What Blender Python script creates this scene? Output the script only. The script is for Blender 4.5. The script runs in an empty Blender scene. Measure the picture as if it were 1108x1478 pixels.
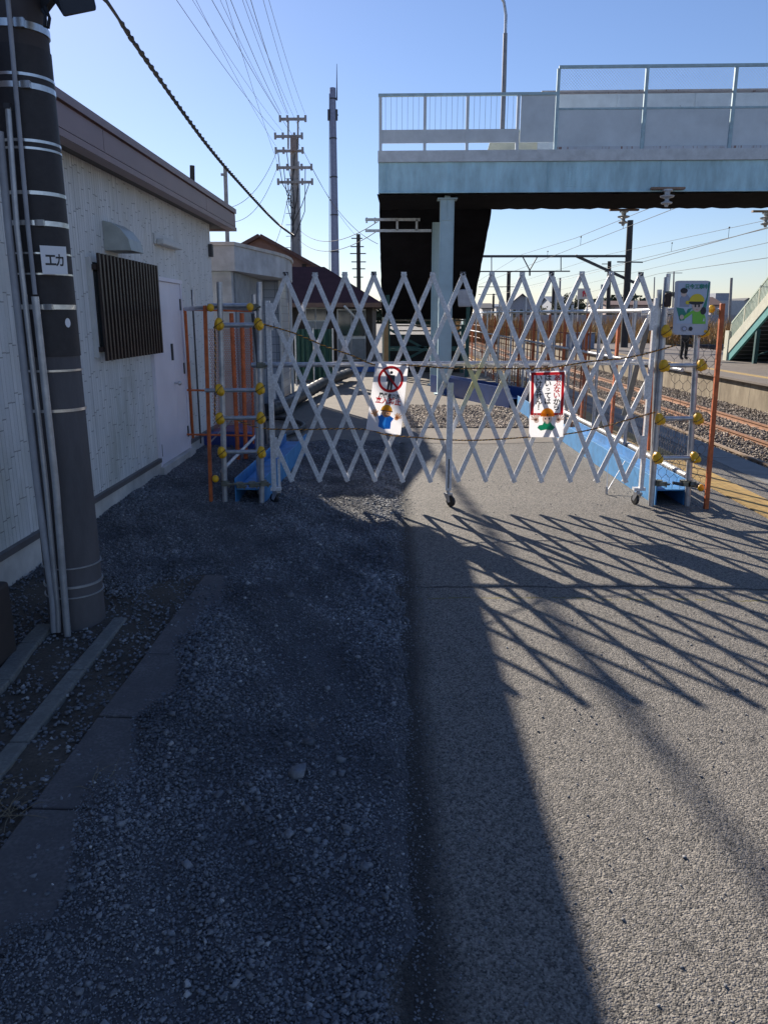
import bpy, math, random
import numpy as np
from mathutils import Vector, Matrix, Euler
random.seed(7)
R = math.radians
S = bpy.context.scene
COL = S.collection

# ------------------------------------------------------------------ camera
H = 1.6
PITCH = math.atan((739 - 459) / 1110.0)
YAW = R(0.8)
cam = bpy.data.cameras.new('camera')
co = bpy.data.objects.new('camera', cam); COL.objects.link(co)
co.location = (0, 0, H)
co.rotation_euler = (math.pi / 2 - PITCH, 0, YAW)
cam.sensor_fit = 'VERTICAL'; cam.sensor_height = 36; cam.lens = 36 * 1110 / 1478.0
cam.clip_start = 0.05; cam.clip_end = 3000
S.camera = co
S.render.resolution_x = 767; S.render.resolution_y = 1024

# ------------------------------------------------------------------ light
SUN = Vector((-0.88, 1.86, 1.0)).normalized()
EL = math.asin(SUN.z); AZ = math.atan2(SUN.x, SUN.y)
w = bpy.data.worlds.new('World'); S.world = w; w.use_nodes = True
wt = w.node_tree; wt.nodes.clear()
sky = wt.nodes.new('ShaderNodeTexSky'); sky.sky_type = 'NISHITA'; sky.sun_disc = False
sky.sun_elevation = EL; sky.sun_rotation = AZ; sky.altitude = 0
sky.air_density = 1.1; sky.dust_density = 0.14; sky.ozone_density = 3.3
bg = wt.nodes.new('ShaderNodeBackground'); bg.inputs[1].default_value = 0.064
wo = wt.nodes.new('ShaderNodeOutputWorld')
tn = wt.nodes.new('ShaderNodeMix'); tn.data_type = 'RGBA'; tn.blend_type = 'MULTIPLY'; tn.inputs[0].default_value = 1
tn.inputs[7].default_value = (1.0, 1.0, 1.20, 1)      # the clear winter blue of this sky
wt.links.new(sky.outputs[0], tn.inputs[6]); wt.links.new(tn.outputs[2], bg.inputs[0]); wt.links.new(bg.outputs[0], wo.inputs[0])
sl = bpy.data.lights.new('sun', 'SUN'); sl.energy = 5.0; sl.angle = R(0.5); sl.color = (1.0, 0.91, 0.78)
so = bpy.data.objects.new('sun', sl); COL.objects.link(so)
so.rotation_euler = (-SUN).to_track_quat('-Z', 'Y').to_euler(); so.location = (0, 0, 20)
S.view_settings.view_transform = 'Standard'; S.view_settings.look = 'None'
S.view_settings.exposure = 0.74; S.view_settings.gamma = 1; S.view_settings.use_curve_mapping = False

# ------------------------------------------------------------------ helpers
def ray(px, py):
    x = (px - 554) / 1110.0; y = -(py - 739) / 1110.0
    f = math.cos(PITCH) + y * math.sin(PITCH); u = -math.sin(PITCH) + y * math.cos(PITCH)
    return (x * math.cos(YAW) - f * math.sin(YAW), x * math.sin(YAW) + f * math.cos(YAW), u)
def at(px, py, Y):          # surveyed point: direction of a pixel met with the plane y = Y
    d = ray(px, py); t = Y / d[1]; return Vector((d[0] * t, Y, H + d[2] * t))
def atz(px, py, z=0.0):
    d = ray(px, py); t = (z - H) / d[2]; return Vector((d[0] * t, d[1] * t, z))
def atx(px, py, X):
    d = ray(px, py); t = X / d[0]; return Vector((X, d[1] * t, H + d[2] * t))

def new_mat(name):
    m = bpy.data.materials.new(name); m.use_nodes = True
    nt = m.node_tree; b = nt.nodes['Principled BSDF']
    return m, nt, b
def node(nt, t, **kw):
    n = nt.nodes.new('ShaderNode' + t)
    for k, v in kw.items():
        if k.startswith('i_'): 
            key = k[2:]
            key = int(key) if key.isdigit() else key.replace('_', ' ')
            n.inputs[key].default_value = v
        else: setattr(n, k, v)
    return n
def objco(nt, scale=(1, 1, 1)):
    tc = node(nt, 'TexCoord'); mp = node(nt, 'Mapping'); mp.inputs['Scale'].default_value = scale
    nt.links.new(tc.outputs['Object'], mp.inputs[0]); return mp.outputs[0]
def mixc(nt, fac, a, b, bt='MIX'):
    n = node(nt, 'Mix', data_type='RGBA', blend_type=bt)
    for s, v in ((n.inputs[0], fac), (n.inputs[6], a), (n.inputs[7], b)):
        if hasattr(v, 'links') or isinstance(v, bpy.types.NodeSocket): nt.links.new(v, s)
        elif isinstance(v, (int, float)): s.default_value = v
        else: s.default_value = (*v[:3], 1)
    return n.outputs[2]
def ramp(nt, src, p0, p1, c0=(0, 0, 0), c1=(1, 1, 1)):
    r = node(nt, 'ValToRGB'); e = r.color_ramp.elements
    e[0].position = p0; e[1].position = p1; e[0].color = (*c0, 1); e[1].color = (*c1, 1)
    nt.links.new(src, r.inputs[0]); return r.outputs[0]
def mth(nt, op, a, b=None, c=None):
    n = node(nt, 'Math', operation=op)
    for i, v in enumerate((a, b, c)):
        if v is None: continue
        if isinstance(v, bpy.types.NodeSocket): nt.links.new(v, n.inputs[i])
        else: n.inputs[i].default_value = v
    return n.outputs[0]
def noise(nt, vec, scale, detail=4, rough=0.6, dist=0):
    n = node(nt, 'TexNoise'); n.inputs['Scale'].default_value = scale
    n.inputs['Detail'].default_value = detail; n.inputs['Roughness'].default_value = rough
    n.inputs['Distortion'].default_value = dist
    nt.links.new(vec, n.inputs['Vector']); return n.outputs[0]
def bump(nt, b, h, strength=0.5, dist=0.01, chain=None):
    n = node(nt, 'Bump'); n.inputs['Strength'].default_value = strength; n.inputs['Distance'].default_value = dist
    nt.links.new(h, n.inputs['Height'])
    if chain: nt.links.new(chain, n.inputs['Normal'])
    nt.links.new(n.outputs[0], b.inputs['Normal']); return n.outputs[0]

MATS = {}
def streak_mat(name, col, cut):
    m, nt, b = new_mat(name); v = objco(nt, (26, 26, 1.2)); n1 = noise(nt, v, 1, 3, .6); v2 = objco(nt, (1.2, 1.2, 1)); n2 = noise(nt, v2, 1.3, 3)
    f = mth(nt, 'MULTIPLY', ramp(nt, n1, cut, cut + .04), ramp(nt, n2, .40, .58))
    c = mixc(nt, ramp(nt, noise(nt, objco(nt), 5, 5), .3, .7), tuple(x * .85 for x in col), col)
    c = mixc(nt, mth(nt, 'MULTIPLY', f, .85), c, (.22, .075, .03)); nt.links.new(c, b.inputs['Base Color']); b.inputs['Roughness'].default_value = .6; MATS[name] = m; return m
def mat(name, col, rough=0.6, metal=0.0, var=0.25, scale=6, bmp=0.15, bscale=60, rust=0.0, rustcol=(0.13, 0.045, 0.02), stretch=(1, 1, 1), spec=None, fine=0.0):
    if name in MATS: return MATS[name]
    m, nt, b = new_mat(name)
    v = objco(nt, stretch)
    n1 = noise(nt, v, scale, 6, 0.65)
    f = ramp(nt, n1, 0.3, 0.7)
    c = mixc(nt, f, tuple(x * (1 - var) for x in col), tuple(min(1, x * (1 + var * 0.6)) for x in col))
    if fine:
        n3 = noise(nt, v, bscale, 2, 0.6)
        c = mixc(nt, ramp(nt, n3, 0.35, 0.65), c, tuple(x * (1 - fine) for x in col))
    if rust:
        n2 = noise(nt, objco(nt, (stretch[0] * 1, stretch[1] * 1, stretch[2] * 0.35)), 9, 8, 0.75)
        rf = ramp(nt, n2, 0.74 - rust * 0.2, 0.79 - rust * 0.2)
        c = mixc(nt, rf, c, rustcol)
    nt.links.new(c, b.inputs['Base Color'])
    b.inputs['Roughness'].default_value = rough; b.inputs['Metallic'].default_value = metal
    if spec is not None: b.inputs['Specular IOR Level'].default_value = spec
    if bmp: bump(nt, b, noise(nt, v, bscale, 3), bmp, 0.004)
    MATS[name] = m
    return m

def yellow_patch():
    nt = ALU.node_tree; b = nt.nodes['Principled BSDF']; src = b.inputs['Base Color'].links[0].from_socket
    tc = node(nt, 'TexCoord'); vm = node(nt, 'VectorMath', operation='DISTANCE'); nt.links.new(tc.outputs['Object'], vm.inputs[0]); vm.inputs[1].default_value = (0.13, 0, 1.08)
    d = mth(nt, 'ADD', vm.outputs['Value'], mth(nt, 'MULTIPLY', noise(nt, tc.outputs['Object'], 9, 4), 0.25))
    f = ramp(nt, d, 0.24, 0.42, (1, 1, 1), (0, 0, 0))
    nt.links.new(mixc(nt, mth(nt, 'MULTIPLY', f, .8), src, (.72, .66, .26)), b.inputs['Base Color'])
class MB:
    def __init__(s): s.v = []; s.f = []; s.mi = []; s.mats = []
    def m(s, mt):
        if mt not in s.mats: s.mats.append(mt)
        return s.mats.index(mt)
    def add(s, vs, fs, mt=None):
        o = len(s.v); s.v += [tuple(p) for p in vs]; k = s.m(mt)
        for f in fs: s.f.append([i + o for i in f]); s.mi.append(k)
        return s
    def box(s, x0, x1, y0, y1, z0, z1, mt=None):
        vs = [(x, y, z) for z in (z0, z1) for y in (y0, y1) for x in (x0, x1)]
        return s.add(vs, [(0, 2, 3, 1), (4, 5, 7, 6), (0, 1, 5, 4), (2, 6, 7, 3), (0, 4, 6, 2), (1, 3, 7, 5)], mt)
    def bar(s, p, q, wd, ht, up=(0, 0, 1), mt=None):
        p = Vector(p); q = Vector(q); d = (q - p).normalized(); up = Vector(up)
        sd = d.cross(up)
        if sd.length < 1e-4: sd = d.cross(Vector((0, 1, 0)))
        sd.normalize(); u = sd.cross(d)
        vs = []
        for c in (p, q):
            for a, b_ in ((-1, -1), (1, -1), (1, 1), (-1, 1)): vs.append(c + sd * (a * wd / 2) + u * (b_ * ht / 2))
        return s.add(vs, [(0, 1, 2, 3), (7, 6, 5, 4), (0, 4, 5, 1), (1, 5, 6, 2), (2, 6, 7, 3), (3, 7, 4, 0)], mt)
    def tube(s, pts, r, n=8, mt=None, cap=True):
        pts = [Vector(p) for p in pts]; vs = []; N = len(pts); ref = None
        for i, p in enumerate(pts):
            d = (pts[min(i + 1, N - 1)] - pts[max(i - 1, 0)]).normalized()
            if ref is None:
                ref = Vector((0, 0, 1)) if abs(d.z) < 0.9 else Vector((0, 1, 0))
            a = d.cross(ref).normalized(); b_ = a.cross(d); ref = b_
            rr = r[i] if isinstance(r, (list, tuple)) else r
            for k in range(n):
                t = 2 * math.pi * k / n; vs.append(p + a * (rr * math.cos(t)) + b_ * (rr * math.sin(t)))
        fs = []
        for i in range(N - 1):
            for k in range(n): fs.append((i * n + k, i * n + (k + 1) % n, (i + 1) * n + (k + 1) % n, (i + 1) * n + k))
        if cap: fs += [tuple(range(n))[::-1], tuple((N - 1) * n + k for k in range(n))]
        return s.add(vs, fs, mt)
    def lathe(s, c, prof, n=24, mt=None):       # prof: (r,z)
        vs = [(c[0] + r * math.cos(2 * math.pi * k / n), c[1] + r * math.sin(2 * math.pi * k / n), c[2] + z) for r, z in prof for k in range(n)]
        fs = [(i * n + k, i * n + (k + 1) % n, (i + 1) * n + (k + 1) % n, (i + 1) * n + k) for i in range(len(prof) - 1) for k in range(n)]
        fs += [tuple(range(n))[::-1], tuple((len(prof) - 1) * n + k for k in range(n))]
        return s.add(vs, fs, mt)
    def prism(s, poly, ext, mt=None):           # poly: 3D points, ext: vector
        ext = Vector(ext); n = len(poly); vs = [Vector(p) for p in poly] + [Vector(p) + ext for p in poly]
        fs = [tuple(range(n))[::-1], tuple(range(n, 2 * n))] + [(i, (i + 1) % n, (i + 1) % n + n, i + n) for i in range(n)]
        return s.add(vs, fs, mt)
    def blob(s, c, rx, ry, rz, mt=None, seg=10, rings=7, rot=None, jit=0):
        vs = []; 
        for i in range(1, rings):
            ph = math.pi * i / rings
            for k in range(seg):
                t = 2 * math.pi * k / seg; j = 1 + random.uniform(-jit, jit)
                vs.append(Vector((rx * math.sin(ph) * math.cos(t) * j, ry * math.sin(ph) * math.sin(t) * j, rz * math.cos(ph) * j)))
        vs += [Vector((0, 0, rz)), Vector((0, 0, -rz))]
        if rot: vs = [rot @ p for p in vs]
        vs = [p + Vector(c) for p in vs]
        L = len(vs); fs = [(i * seg + k, (i + 1) * seg + k, (i + 1) * seg + (k + 1) % seg, i * seg + (k + 1) % seg) for i in range(rings - 2) for k in range(seg)]
        fs += [(L - 2, k, (k + 1) % seg) for k in range(seg)] + [(L - 1, (rings - 2) * seg + (k + 1) % seg, (rings - 2) * seg + k) for k in range(seg)]
        return s.add(vs, fs, mt)
    def build(s, name, mt=None, parent=None, org=None, smooth=False, bevel=0):
        me = bpy.data.meshes.new(name)
        if parent is not None: base = ORG[parent.name]; o0 = base
        else: o0 = Vector(org) if org is not None else Vector((0, 0, 0))
        me.from_pydata([tuple(Vector(p) - o0) for p in s.v], [], s.f)
        mats = [m_ if m_ else mt for m_ in s.mats] or [mt]
        for m_ in mats: me.materials.append(m_)
        for i, p in enumerate(me.polygons):
            if len(mats) > 1: p.material_index = s.mi[i]
            p.use_smooth = smooth
        me.update()
        o = bpy.data.objects.new(name, me); COL.objects.link(o)
        if parent is not None: o.parent = parent
        else: o.location = o0
        ORG[o.name] = o0
        if smooth and len(s.v) < 200000:
            try: me.set_sharp_from_angle(angle=R(40))
            except Exception: pass
        if bevel:
            b = o.modifiers.new('bevel', 'BEVEL'); b.width = bevel; b.segments = 2; b.limit_method = 'ANGLE'
        return o
ORG = {}
def thing(name, loc, label, cat, group=None):
    o = bpy.data.objects.new(name, None); COL.objects.link(o); o.location = loc
    o.empty_display_size = 0.2
    ORG[o.name] = Vector(loc); o['label'] = label; o['category'] = cat
    if group: o['group'] = group
    return o
def tag(o, label, cat, group=None, kind=None):
    o['label'] = label; o['category'] = cat
    if group: o['group'] = group
    if kind: o['kind'] = kind
    return o
def struct(o, label=None):
    o['kind'] = 'structure'
    if label: o['label'] = label
    return o
def text_geo(body, size=1.0, bold=0.0, spacing=1.0):
    """filled 2D glyph geometry of a line of writing, centred: verts (u,v), faces"""
    cu = bpy.data.curves.new('txt', 'FONT'); cu.body = body; cu.size = size; cu.offset = bold
    cu.align_x = 'CENTER'; cu.align_y = 'CENTER'; cu.resolution_u = 3; cu.space_character = spacing
    o = bpy.data.objects.new('txt', cu); COL.objects.link(o)
    dg = bpy.context.evaluated_depsgraph_get(); me = bpy.data.meshes.new_from_object(o.evaluated_get(dg))
    vs = [(v.co.x, v.co.y) for v in me.vertices]; fs = [tuple(p.vertices) for p in me.polygons]
    bpy.data.objects.remove(o); bpy.data.curves.remove(cu); bpy.data.meshes.remove(me)
    if vs:
        cx = (min(v[0] for v in vs) + max(v[0] for v in vs)) / 2; cy = (min(v[1] for v in vs) + max(v[1] for v in vs)) / 2
        vs = [(a - cx, b - cy) for a, b in vs]
    return vs, fs

# ------------------------------------------------------------------ materials
def m_asphalt():
    m, nt, b = new_mat('asphalt'); v = objco(nt)
    vo = node(nt, 'TexVoronoi'); vo.inputs['Scale'].default_value = 175; nt.links.new(v, vo.inputs['Vector'])
    vo2 = node(nt, 'TexVoronoi'); vo2.inputs['Scale'].default_value = 95; nt.links.new(v, vo2.inputs['Vector'])
    big = ramp(nt, noise(nt, v, 1.3, 5), 0.3, 0.72)
    c = mixc(nt, big, (0.095, 0.089, 0.083), (0.175, 0.163, 0.149))
    sp = ramp(nt, mth(nt, 'ADD', mth(nt, 'MULTIPLY', vo.outputs['Color'], .6), mth(nt, 'MULTIPLY', vo2.outputs['Color'], .4)), 0.22, 0.80)
    st_ = ramp(nt, noise(nt, v, 3.5, 7, 0.7), 0.52, 0.7)
    c = mixc(nt, mth(nt, 'MULTIPLY', st_, .45), c, (0.06, 0.056, 0.052))
    c = mixc(nt, 0.66, c, mixc(nt, sp, (0.022, 0.021, 0.020), (0.44, 0.395, 0.34)))
    # old patches and the rough trench joint that crosses the path
    sx = node(nt, 'SeparateXYZ'); nt.links.new(v, sx.inputs[0])
    wob = mth(nt, 'ADD', mth(nt, 'MULTIPLY', mth(nt, 'SUBTRACT', noise(nt, v, 1.1, 3), 0.5), 0.22), mth(nt, 'MULTIPLY', mth(nt, 'SUBTRACT', noise(nt, v, 24, 5), 0.5), 0.05))
    yy = mth(nt, 'ADD', sx.outputs[1], wob)
    d1 = mth(nt, 'ABSOLUTE', mth(nt, 'SUBTRACT', yy, 4.47)); k1 = mth(nt, 'LESS_THAN', d1, mth(nt, 'MULTIPLY', noise(nt, v, 5, 3), 0.024))
    d2 = mth(nt, 'ABSOLUTE', mth(nt, 'SUBTRACT', yy, 4.27)); k2 = mth(nt, 'LESS_THAN', d2, 0.011)
    k2 = mth(nt, 'MULTIPLY', k2, ramp(nt, noise(nt, v, 14, 3), 0.42, 0.5))
    c = mixc(nt, mth(nt, 'MULTIPLY', k1, .8), c, (0.02, 0.019, 0.018)); c = mixc(nt, k2, c, (0.17, 0.145, 0.06))
    # dark soft strip of dirt next to the gravel
    ex = mth(nt, 'ADD', sx.outputs[0], mth(nt, 'MULTIPLY', mth(nt, 'SUBTRACT', noise(nt, v, 2.5, 5), 0.5), 0.09))
    e1 = ramp(nt, mth(nt, 'ABSOLUTE', mth(nt, 'SUBTRACT', ex, 0.07)), 0.03, 0.12, (1, 1, 1), (0, 0, 0))
    c = mixc(nt, mth(nt, 'MULTIPLY', e1, 0.85), c, (0.022, 0.020, 0.019))
    nt.links.new(c, b.inputs['Base Color']); b.inputs['Roughness'].default_value = 0.72
    b.inputs['Specular IOR Level'].default_value = 0.35
    inv = mth(nt, 'SUBTRACT', 0.6, vo2.outputs['Distance']); inv2 = mth(nt, 'SUBTRACT', 0.6, vo.outputs['Distance'])
    h = mth(nt, 'ADD', mth(nt, 'MULTIPLY', inv, 0.8), inv2)
    h = mth(nt, 'SUBTRACT', h, mth(nt, 'MULTIPLY', k1, 3.0))
    h = mth(nt, 'ADD', h, noise(nt, v, 220, 2))
    bump(nt, b, h, 1.0, 0.0040)
    return m
def m_stone(name, c0, c1, c2):
    m, nt, b = new_mat(name); g = node(nt, 'NewGeometry')
    r = node(nt, 'ValToRGB'); e = r.color_ramp.elements
    e[0].position = 0; e[0].color = (*c0, 1); e[1].position = 0.97; e[1].color = (*c1, 1)
    e2 = e.new(1.0); e2.color = (*c2, 1)
    nt.links.new(g.outputs['Random Per Island'], r.inputs[0])
    v = objco(nt); pl_ = ramp(nt, noise(nt, v, 1.7, 4, .6), .35, .68, (.62, .62, .64), (1.45, 1.43, 1.40))
    c = mixc(nt, 0.35, r.outputs[0], ramp(nt, noise(nt, v, 90, 4), 0.3, 0.7, tuple(x * .4 for x in c0), c1))
    c = mixc(nt, 1.0, c, pl_, 'MULTIPLY')
    nt.links.new(c, b.inputs['Base Color']); b.inputs['Roughness'].default_value = 0.75
    bump(nt, b, noise(nt, v, 160, 3), 0.3, 0.003)
    return m
def m_siding():
    m, nt, b = new_mat('siding'); tc = node(nt, 'TexCoord'); sx = node(nt, 'SeparateXYZ'); nt.links.new(tc.outputs['Object'], sx.inputs[0])
    hor = mth(nt, 'ADD', sx.outputs[1], sx.outputs[0])
    W = 0.046
    q = mth(nt, 'DIVIDE', hor, W); row = mth(nt, 'FLOOR', q); fr = mth(nt, 'FRACT', q)
    wn = node(nt, 'TexWhiteNoise', noise_dimensions='1D'); nt.links.new(row, wn.inputs['W'])
    zz = mth(nt, 'ADD', mth(nt, 'DIVIDE', sx.outputs[2], 0.30), mth(nt, 'MULTIPLY', wn.outputs[0], 7))
    fz = mth(nt, 'FRACT', zz); cell = mth(nt, 'FLOOR', zz)
    wn2 = node(nt, 'TexWhiteNoise', noise_dimensions='2D'); cb = node(nt, 'CombineXYZ'); nt.links.new(row, cb.inputs[0]); nt.links.new(cell, cb.inputs[1]); nt.links.new(cb.outputs[0], wn2.inputs['Vector'])
    groove = mth(nt, 'LESS_THAN', fr, 0.10); tick = mth(nt, 'LESS_THAN', fz, 0.020)
    panel = mth(nt, 'LESS_THAN', mth(nt, 'FRACT', mth(nt, 'DIVIDE', hor, 0.91)), 0.012)
    c = mixc(nt, wn2.outputs[0], (0.65, 0.66, 0.65), (0.77, 0.775, 0.76))
    v = objco(nt, (1, 1, 0.3)); st = ramp(nt, noise(nt, v, 4, 7, 0.7), 0.45, 0.75)
    c = mixc(nt, mth(nt, 'MULTIPLY', st, 0.45), c, (0.42, 0.41, 0.33))
    # green algae wash low on the wall
    low = mth(nt, 'LESS_THAN', sx.outputs[2], 1.1)
    al = mth(nt, 'MULTIPLY', ramp(nt, noise(nt, objco(nt, (1, 1, .5)), 2.2, 6), 0.48, 0.72), mth(nt, 'MULTIPLY', low, 0.35))
    c = mixc(nt, al, c, (0.17, 0.19, 0.09))
    c = mixc(nt, mth(nt, 'MULTIPLY', groove, mth(nt, 'MULTIPLY', wn2.outputs[0], 0.7)), c, (0.08, 0.08, 0.08))
    c = mixc(nt, mth(nt, 'MULTIPLY', tick, 0.6), c, (0.06, 0.06, 0.06))
    c = mixc(nt, mth(nt, 'MULTIPLY', panel, 0.35), c, (0.08, 0.08, 0.08))
    nt.links.new(c, b.inputs['Base Color']); b.inputs['Roughness'].default_value = 0.65
    h = mth(nt, 'SUBTRACT', mth(nt, 'MULTIPLY', wn2.outputs[0], 0.6), mth(nt, 'MAXIMUM', groove, tick))
    bump(nt, b, mth(nt, 'ADD', h, mth(nt, 'MULTIPLY', noise(nt, objco(nt), 70, 3), .5)), 0.8, 0.006)
    return m
def m_translucent(name, col, f=0.45):
    m, nt, b = new_mat(name); b.inputs['Base Color'].default_value = (*col, 1); b.inputs['Roughness'].default_value = 0.45
    tr = node(nt, 'BsdfTranslucent'); tr.inputs[0].default_value = (*col, 1)
    mx = node(nt, 'MixShader'); mx.inputs[0].default_value = f
    out = nt.nodes['Material Output']
    nt.links.new(b.outputs[0], mx.inputs[1]); nt.links.new(tr.outputs[0], mx.inputs[2]); nt.links.new(mx.outputs[0], out.inputs[0])
    return m
def m_tactile():
    m, nt, b = new_mat('tactile'); v = objco(nt); sx = node(nt, 'SeparateXYZ'); nt.links.new(v, sx.inputs[0])
    fx = mth(nt, 'FRACT', mth(nt, 'MULTIPLY', sx.outputs[0], 1 / 0.06)); fy = mth(nt, 'FRACT', mth(nt, 'MULTIPLY', sx.outputs[1], 1 / 0.06))
    dx = mth(nt, 'SUBTRACT', fx, .5); dy = mth(nt, 'SUBTRACT', fy, .5)
    dd = mth(nt, 'SQRT', mth(nt, 'ADD', mth(nt, 'MULTIPLY', dx, dx), mth(nt, 'MULTIPLY', dy, dy)))
    dot = mth(nt, 'LESS_THAN', dd, 0.27)
    joint = mth(nt, 'LESS_THAN', mth(nt, 'FRACT', mth(nt, 'MULTIPLY', sx.outputs[1], 1 / 0.3)), 0.03)
    f = ramp(nt, noise(nt, v, 7, 6), 0.35, 0.7)
    c = mixc(nt, f, (0.36, 0.22, 0.07), (0.52, 0.34, 0.10)); c = mixc(nt, joint, c, (0.1, .08, .05))
    nt.links.new(c, b.inputs['Base Color']); b.inputs['Roughness'].default_value = 0.8
    bump(nt, b, mth(nt, 'SUBTRACT', dot, joint), 0.8, 0.005); return m
def m_wallstain():
    m, nt, b = new_mat('stained_concrete'); v = objco(nt, (1, 1, 0.4))
    f = ramp(nt, noise(nt, v, 1.6, 8, 0.7), 0.35, 0.7)
    c = mixc(nt, f, (0.17, 0.13, 0.085), (0.42, 0.35, 0.25))
    sx = node(nt, 'SeparateXYZ'); nt.links.new(objco(nt), sx.inputs[0])
    j = mth(nt, 'LESS_THAN', mth(nt, 'FRACT', mth(nt, 'DIVIDE', sx.outputs[1], 2.0)), 0.012)
    c = mixc(nt, j, c, (0.07, 0.06, 0.05))
    nt.links.new(c, b.inputs['Base Color']); b.inputs['Roughness'].default_value = 0.9
    bump(nt, b, noise(nt, v, 25, 5), 0.4, 0.01); return m

ASPH = m_asphalt(); SIDING = m_siding(); TACT = m_tactile(); PWALL = m_wallstain()
STONE = m_stone('gravel_stone', (0.085, 0.089, 0.098), (0.27, 0.28, 0.30), (0.66, 0.64, 0.60))
BALLAST = m_stone('ballast_stone', (0.13, 0.10, 0.08), (0.37, 0.31, 0.26), (0.5, 0.46, 0.4))
GRAVB = mat('gravel_base', (0.11, 0.11, 0.118), 0.9, var=0.4, scale=12, bmp=0.8, bscale=90, fine=0.5)
BALB = mat('ballast_base', (0.13, 0.11, 0.09), 0.9, var=0.4, scale=8, bmp=0.9, bscale=28, fine=0.5)
SOIL = mat('soil', (0.105, 0.088, 0.070), 0.95, var=0.45, scale=7, bmp=0.9, bscale=70, fine=0.4)
PALE = mat('pale_pavement', (0.25, 0.215, 0.18), 0.85, var=0.3, scale=3, bmp=0.6, bscale=120, fine=0.35)
CONC = mat('concrete', (0.27, 0.265, 0.25), 0.8, var=0.3, scale=5, bmp=0.35, bscale=70, fine=0.2)
CONCD = mat('old_concrete', (0.145, 0.135, 0.135), 0.9, var=0.4, scale=9, bmp=0.6, bscale=80, fine=0.35)
CONCL = mat('foundation_concrete', (0.58, 0.56, 0.52), 0.85, var=0.3, scale=3, bmp=0.3, bscale=60)
FASCIA = mat('brown_fascia', (0.27, 0.175, 0.17), 0.42, 0.2, var=0.12, scale=2, bmp=0.0)
BROWNP = mat('brown_aluminium', (0.05, 0.034, 0.03), 0.4, 0.4, var=0.2, scale=20, bmp=0)
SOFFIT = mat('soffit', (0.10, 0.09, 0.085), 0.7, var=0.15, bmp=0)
DOORM = mat('door_paint', (0.80, 0.77, 0.84), 0.4, 0, var=0.07, scale=2, bmp=0.03)
GALV = mat('galvanised_steel', (0.50, 0.51, 0.54), 0.36, 0.55, var=0.3, scale=14, bmp=0.1, bscale=50)
ALU = mat('gate_aluminium', (0.80, 0.80, 0.82), 0.42, 0.15, var=0.22, scale=22, bmp=0.12, bscale=60, fine=0.28)
ALUY_OLD = mat('yellowed_aluminium', (0.80, 0.77, 0.48), 0.45, 0.15, var=0.2, scale=22, bmp=0.12)
ORANGE = mat('orange_paint', (0.56, 0.13, 0.035), 0.6, 0, var=0.4, scale=16, bmp=0.2, rust=0.4)
BLUE = mat('blue_paint', (0.055, 0.25, 0.54), 0.6, 0, var=0.3, scale=7, bmp=0.1, rust=0.34, rustcol=(0.05, 0.09, 0.13))
YEL = mat('yellow_plastic', (0.95, 0.50, 0.02), 0.42, 0, var=0.2, scale=20, bmp=0.1)
RUBBER = mat('black_rubber', (0.02, 0.02, 0.022), 0.6, 0, var=0.3, bmp=0.1)
SHEATH = mat('pole_sheath', (0.030, 0.026, 0.028), 0.62, 0, var=0.25, scale=30, bmp=0.12, bscale=150)
POLEC = mat('pole_concrete_dark', (0.098, 0.092, 0.098), 0.75, 0, var=0.3, scale=7, bmp=0.3, bscale=80, stretch=(1, 1, .3))
BAND = mat('steel_band', (0.62, 0.62, 0.62), 0.28, 0.85, var=0.2, scale=30, bmp=0.05)
CONDUIT = mat('pvc_conduit', (0.34, 0.35, 0.38), 0.5, 0, var=0.2, scale=9, bmp=0.06)
CONDUITG = mat('galvanised_conduit', (0.45, 0.46, 0.48), 0.4, 0.5, var=0.25, scale=12, bmp=0.08)
GIRD = mat('girder_paint', (0.44, 0.68, 0.76), 0.5, 0, var=0.30, scale=4, stretch=(1, 1, .3), bmp=0.06, rust=0.10, rustcol=(0.10, 0.14, 0.14))
BPALE = mat('pale_rail_paint', (0.60, 0.65, 0.68), 0.5, 0, var=0.14, scale=3, bmp=0.05, rust=0.42)
BRAIL = mat('blue_rail_paint', (0.38, 0.54, 0.60), 0.5, 0, var=0.2, scale=8, bmp=0.05, rust=0.42)
BPANEL = mat('screen_panel_paint', (0.60, 0.67, 0.71), 0.42, 0, var=0.16, scale=1.5, bmp=0.03, rust=0.16)
BCONC = mat('deck_edge_paint', (0.62, 0.66, 0.68), 0.7, 0, var=0.2, scale=5, bmp=0.15, rust=0.26)
PILL = mat('pillar_paint', (0.42, 0.56, 0.60), 0.45, 0, var=0.12, scale=3, bmp=0.05, rust=0.10)
NET = mat('black_debris_net', (0.012, 0.012, 0.015), 0.95, 0, var=0.35, scale=2, bmp=0.5, bscale=8, spec=0.1)
TEAL = mat('teal_paint', (0.10, 0.33, 0.32), 0.5, 0, var=0.2, scale=4, bmp=0.05, rust=0.08)
CREAM = mat('cream_paint', (0.55, 0.54, 0.43), 0.6, 0, var=0.15, scale=4, bmp=0.1, rust=0.12)
GREENP = mat('pale_green_paint', (0.42, 0.50, 0.42), 0.6, 0, var=0.15, scale=6, bmp=0.05)
TILEW = mat('canopy_concrete', (0.50, 0.53, 0.56), 0.75, 0, var=0.35, scale=2.5, bmp=0.3, bscale=40)
ROOFM = mat('maroon_roof', (0.06, 0.022, 0.028), 0.9, 0, var=0.3, scale=3, bmp=0.4, bscale=14, stretch=(1, 1, 4))
ROOFP = mat('brick_gable', (0.30, 0.17, 0.13), 0.8, 0, var=0.2, scale=4, bmp=0.3, bscale=30)
WOODD = mat('dark_timber', (0.045, 0.033, 0.026), 0.8, 0, var=0.4, scale=6, bmp=0.3, stretch=(1, 1, .3))
HWALL = mat('house_wall', (0.20, 0.19, 0.18), 0.8, 0, var=0.3, scale=3, bmp=0.2)
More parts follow.
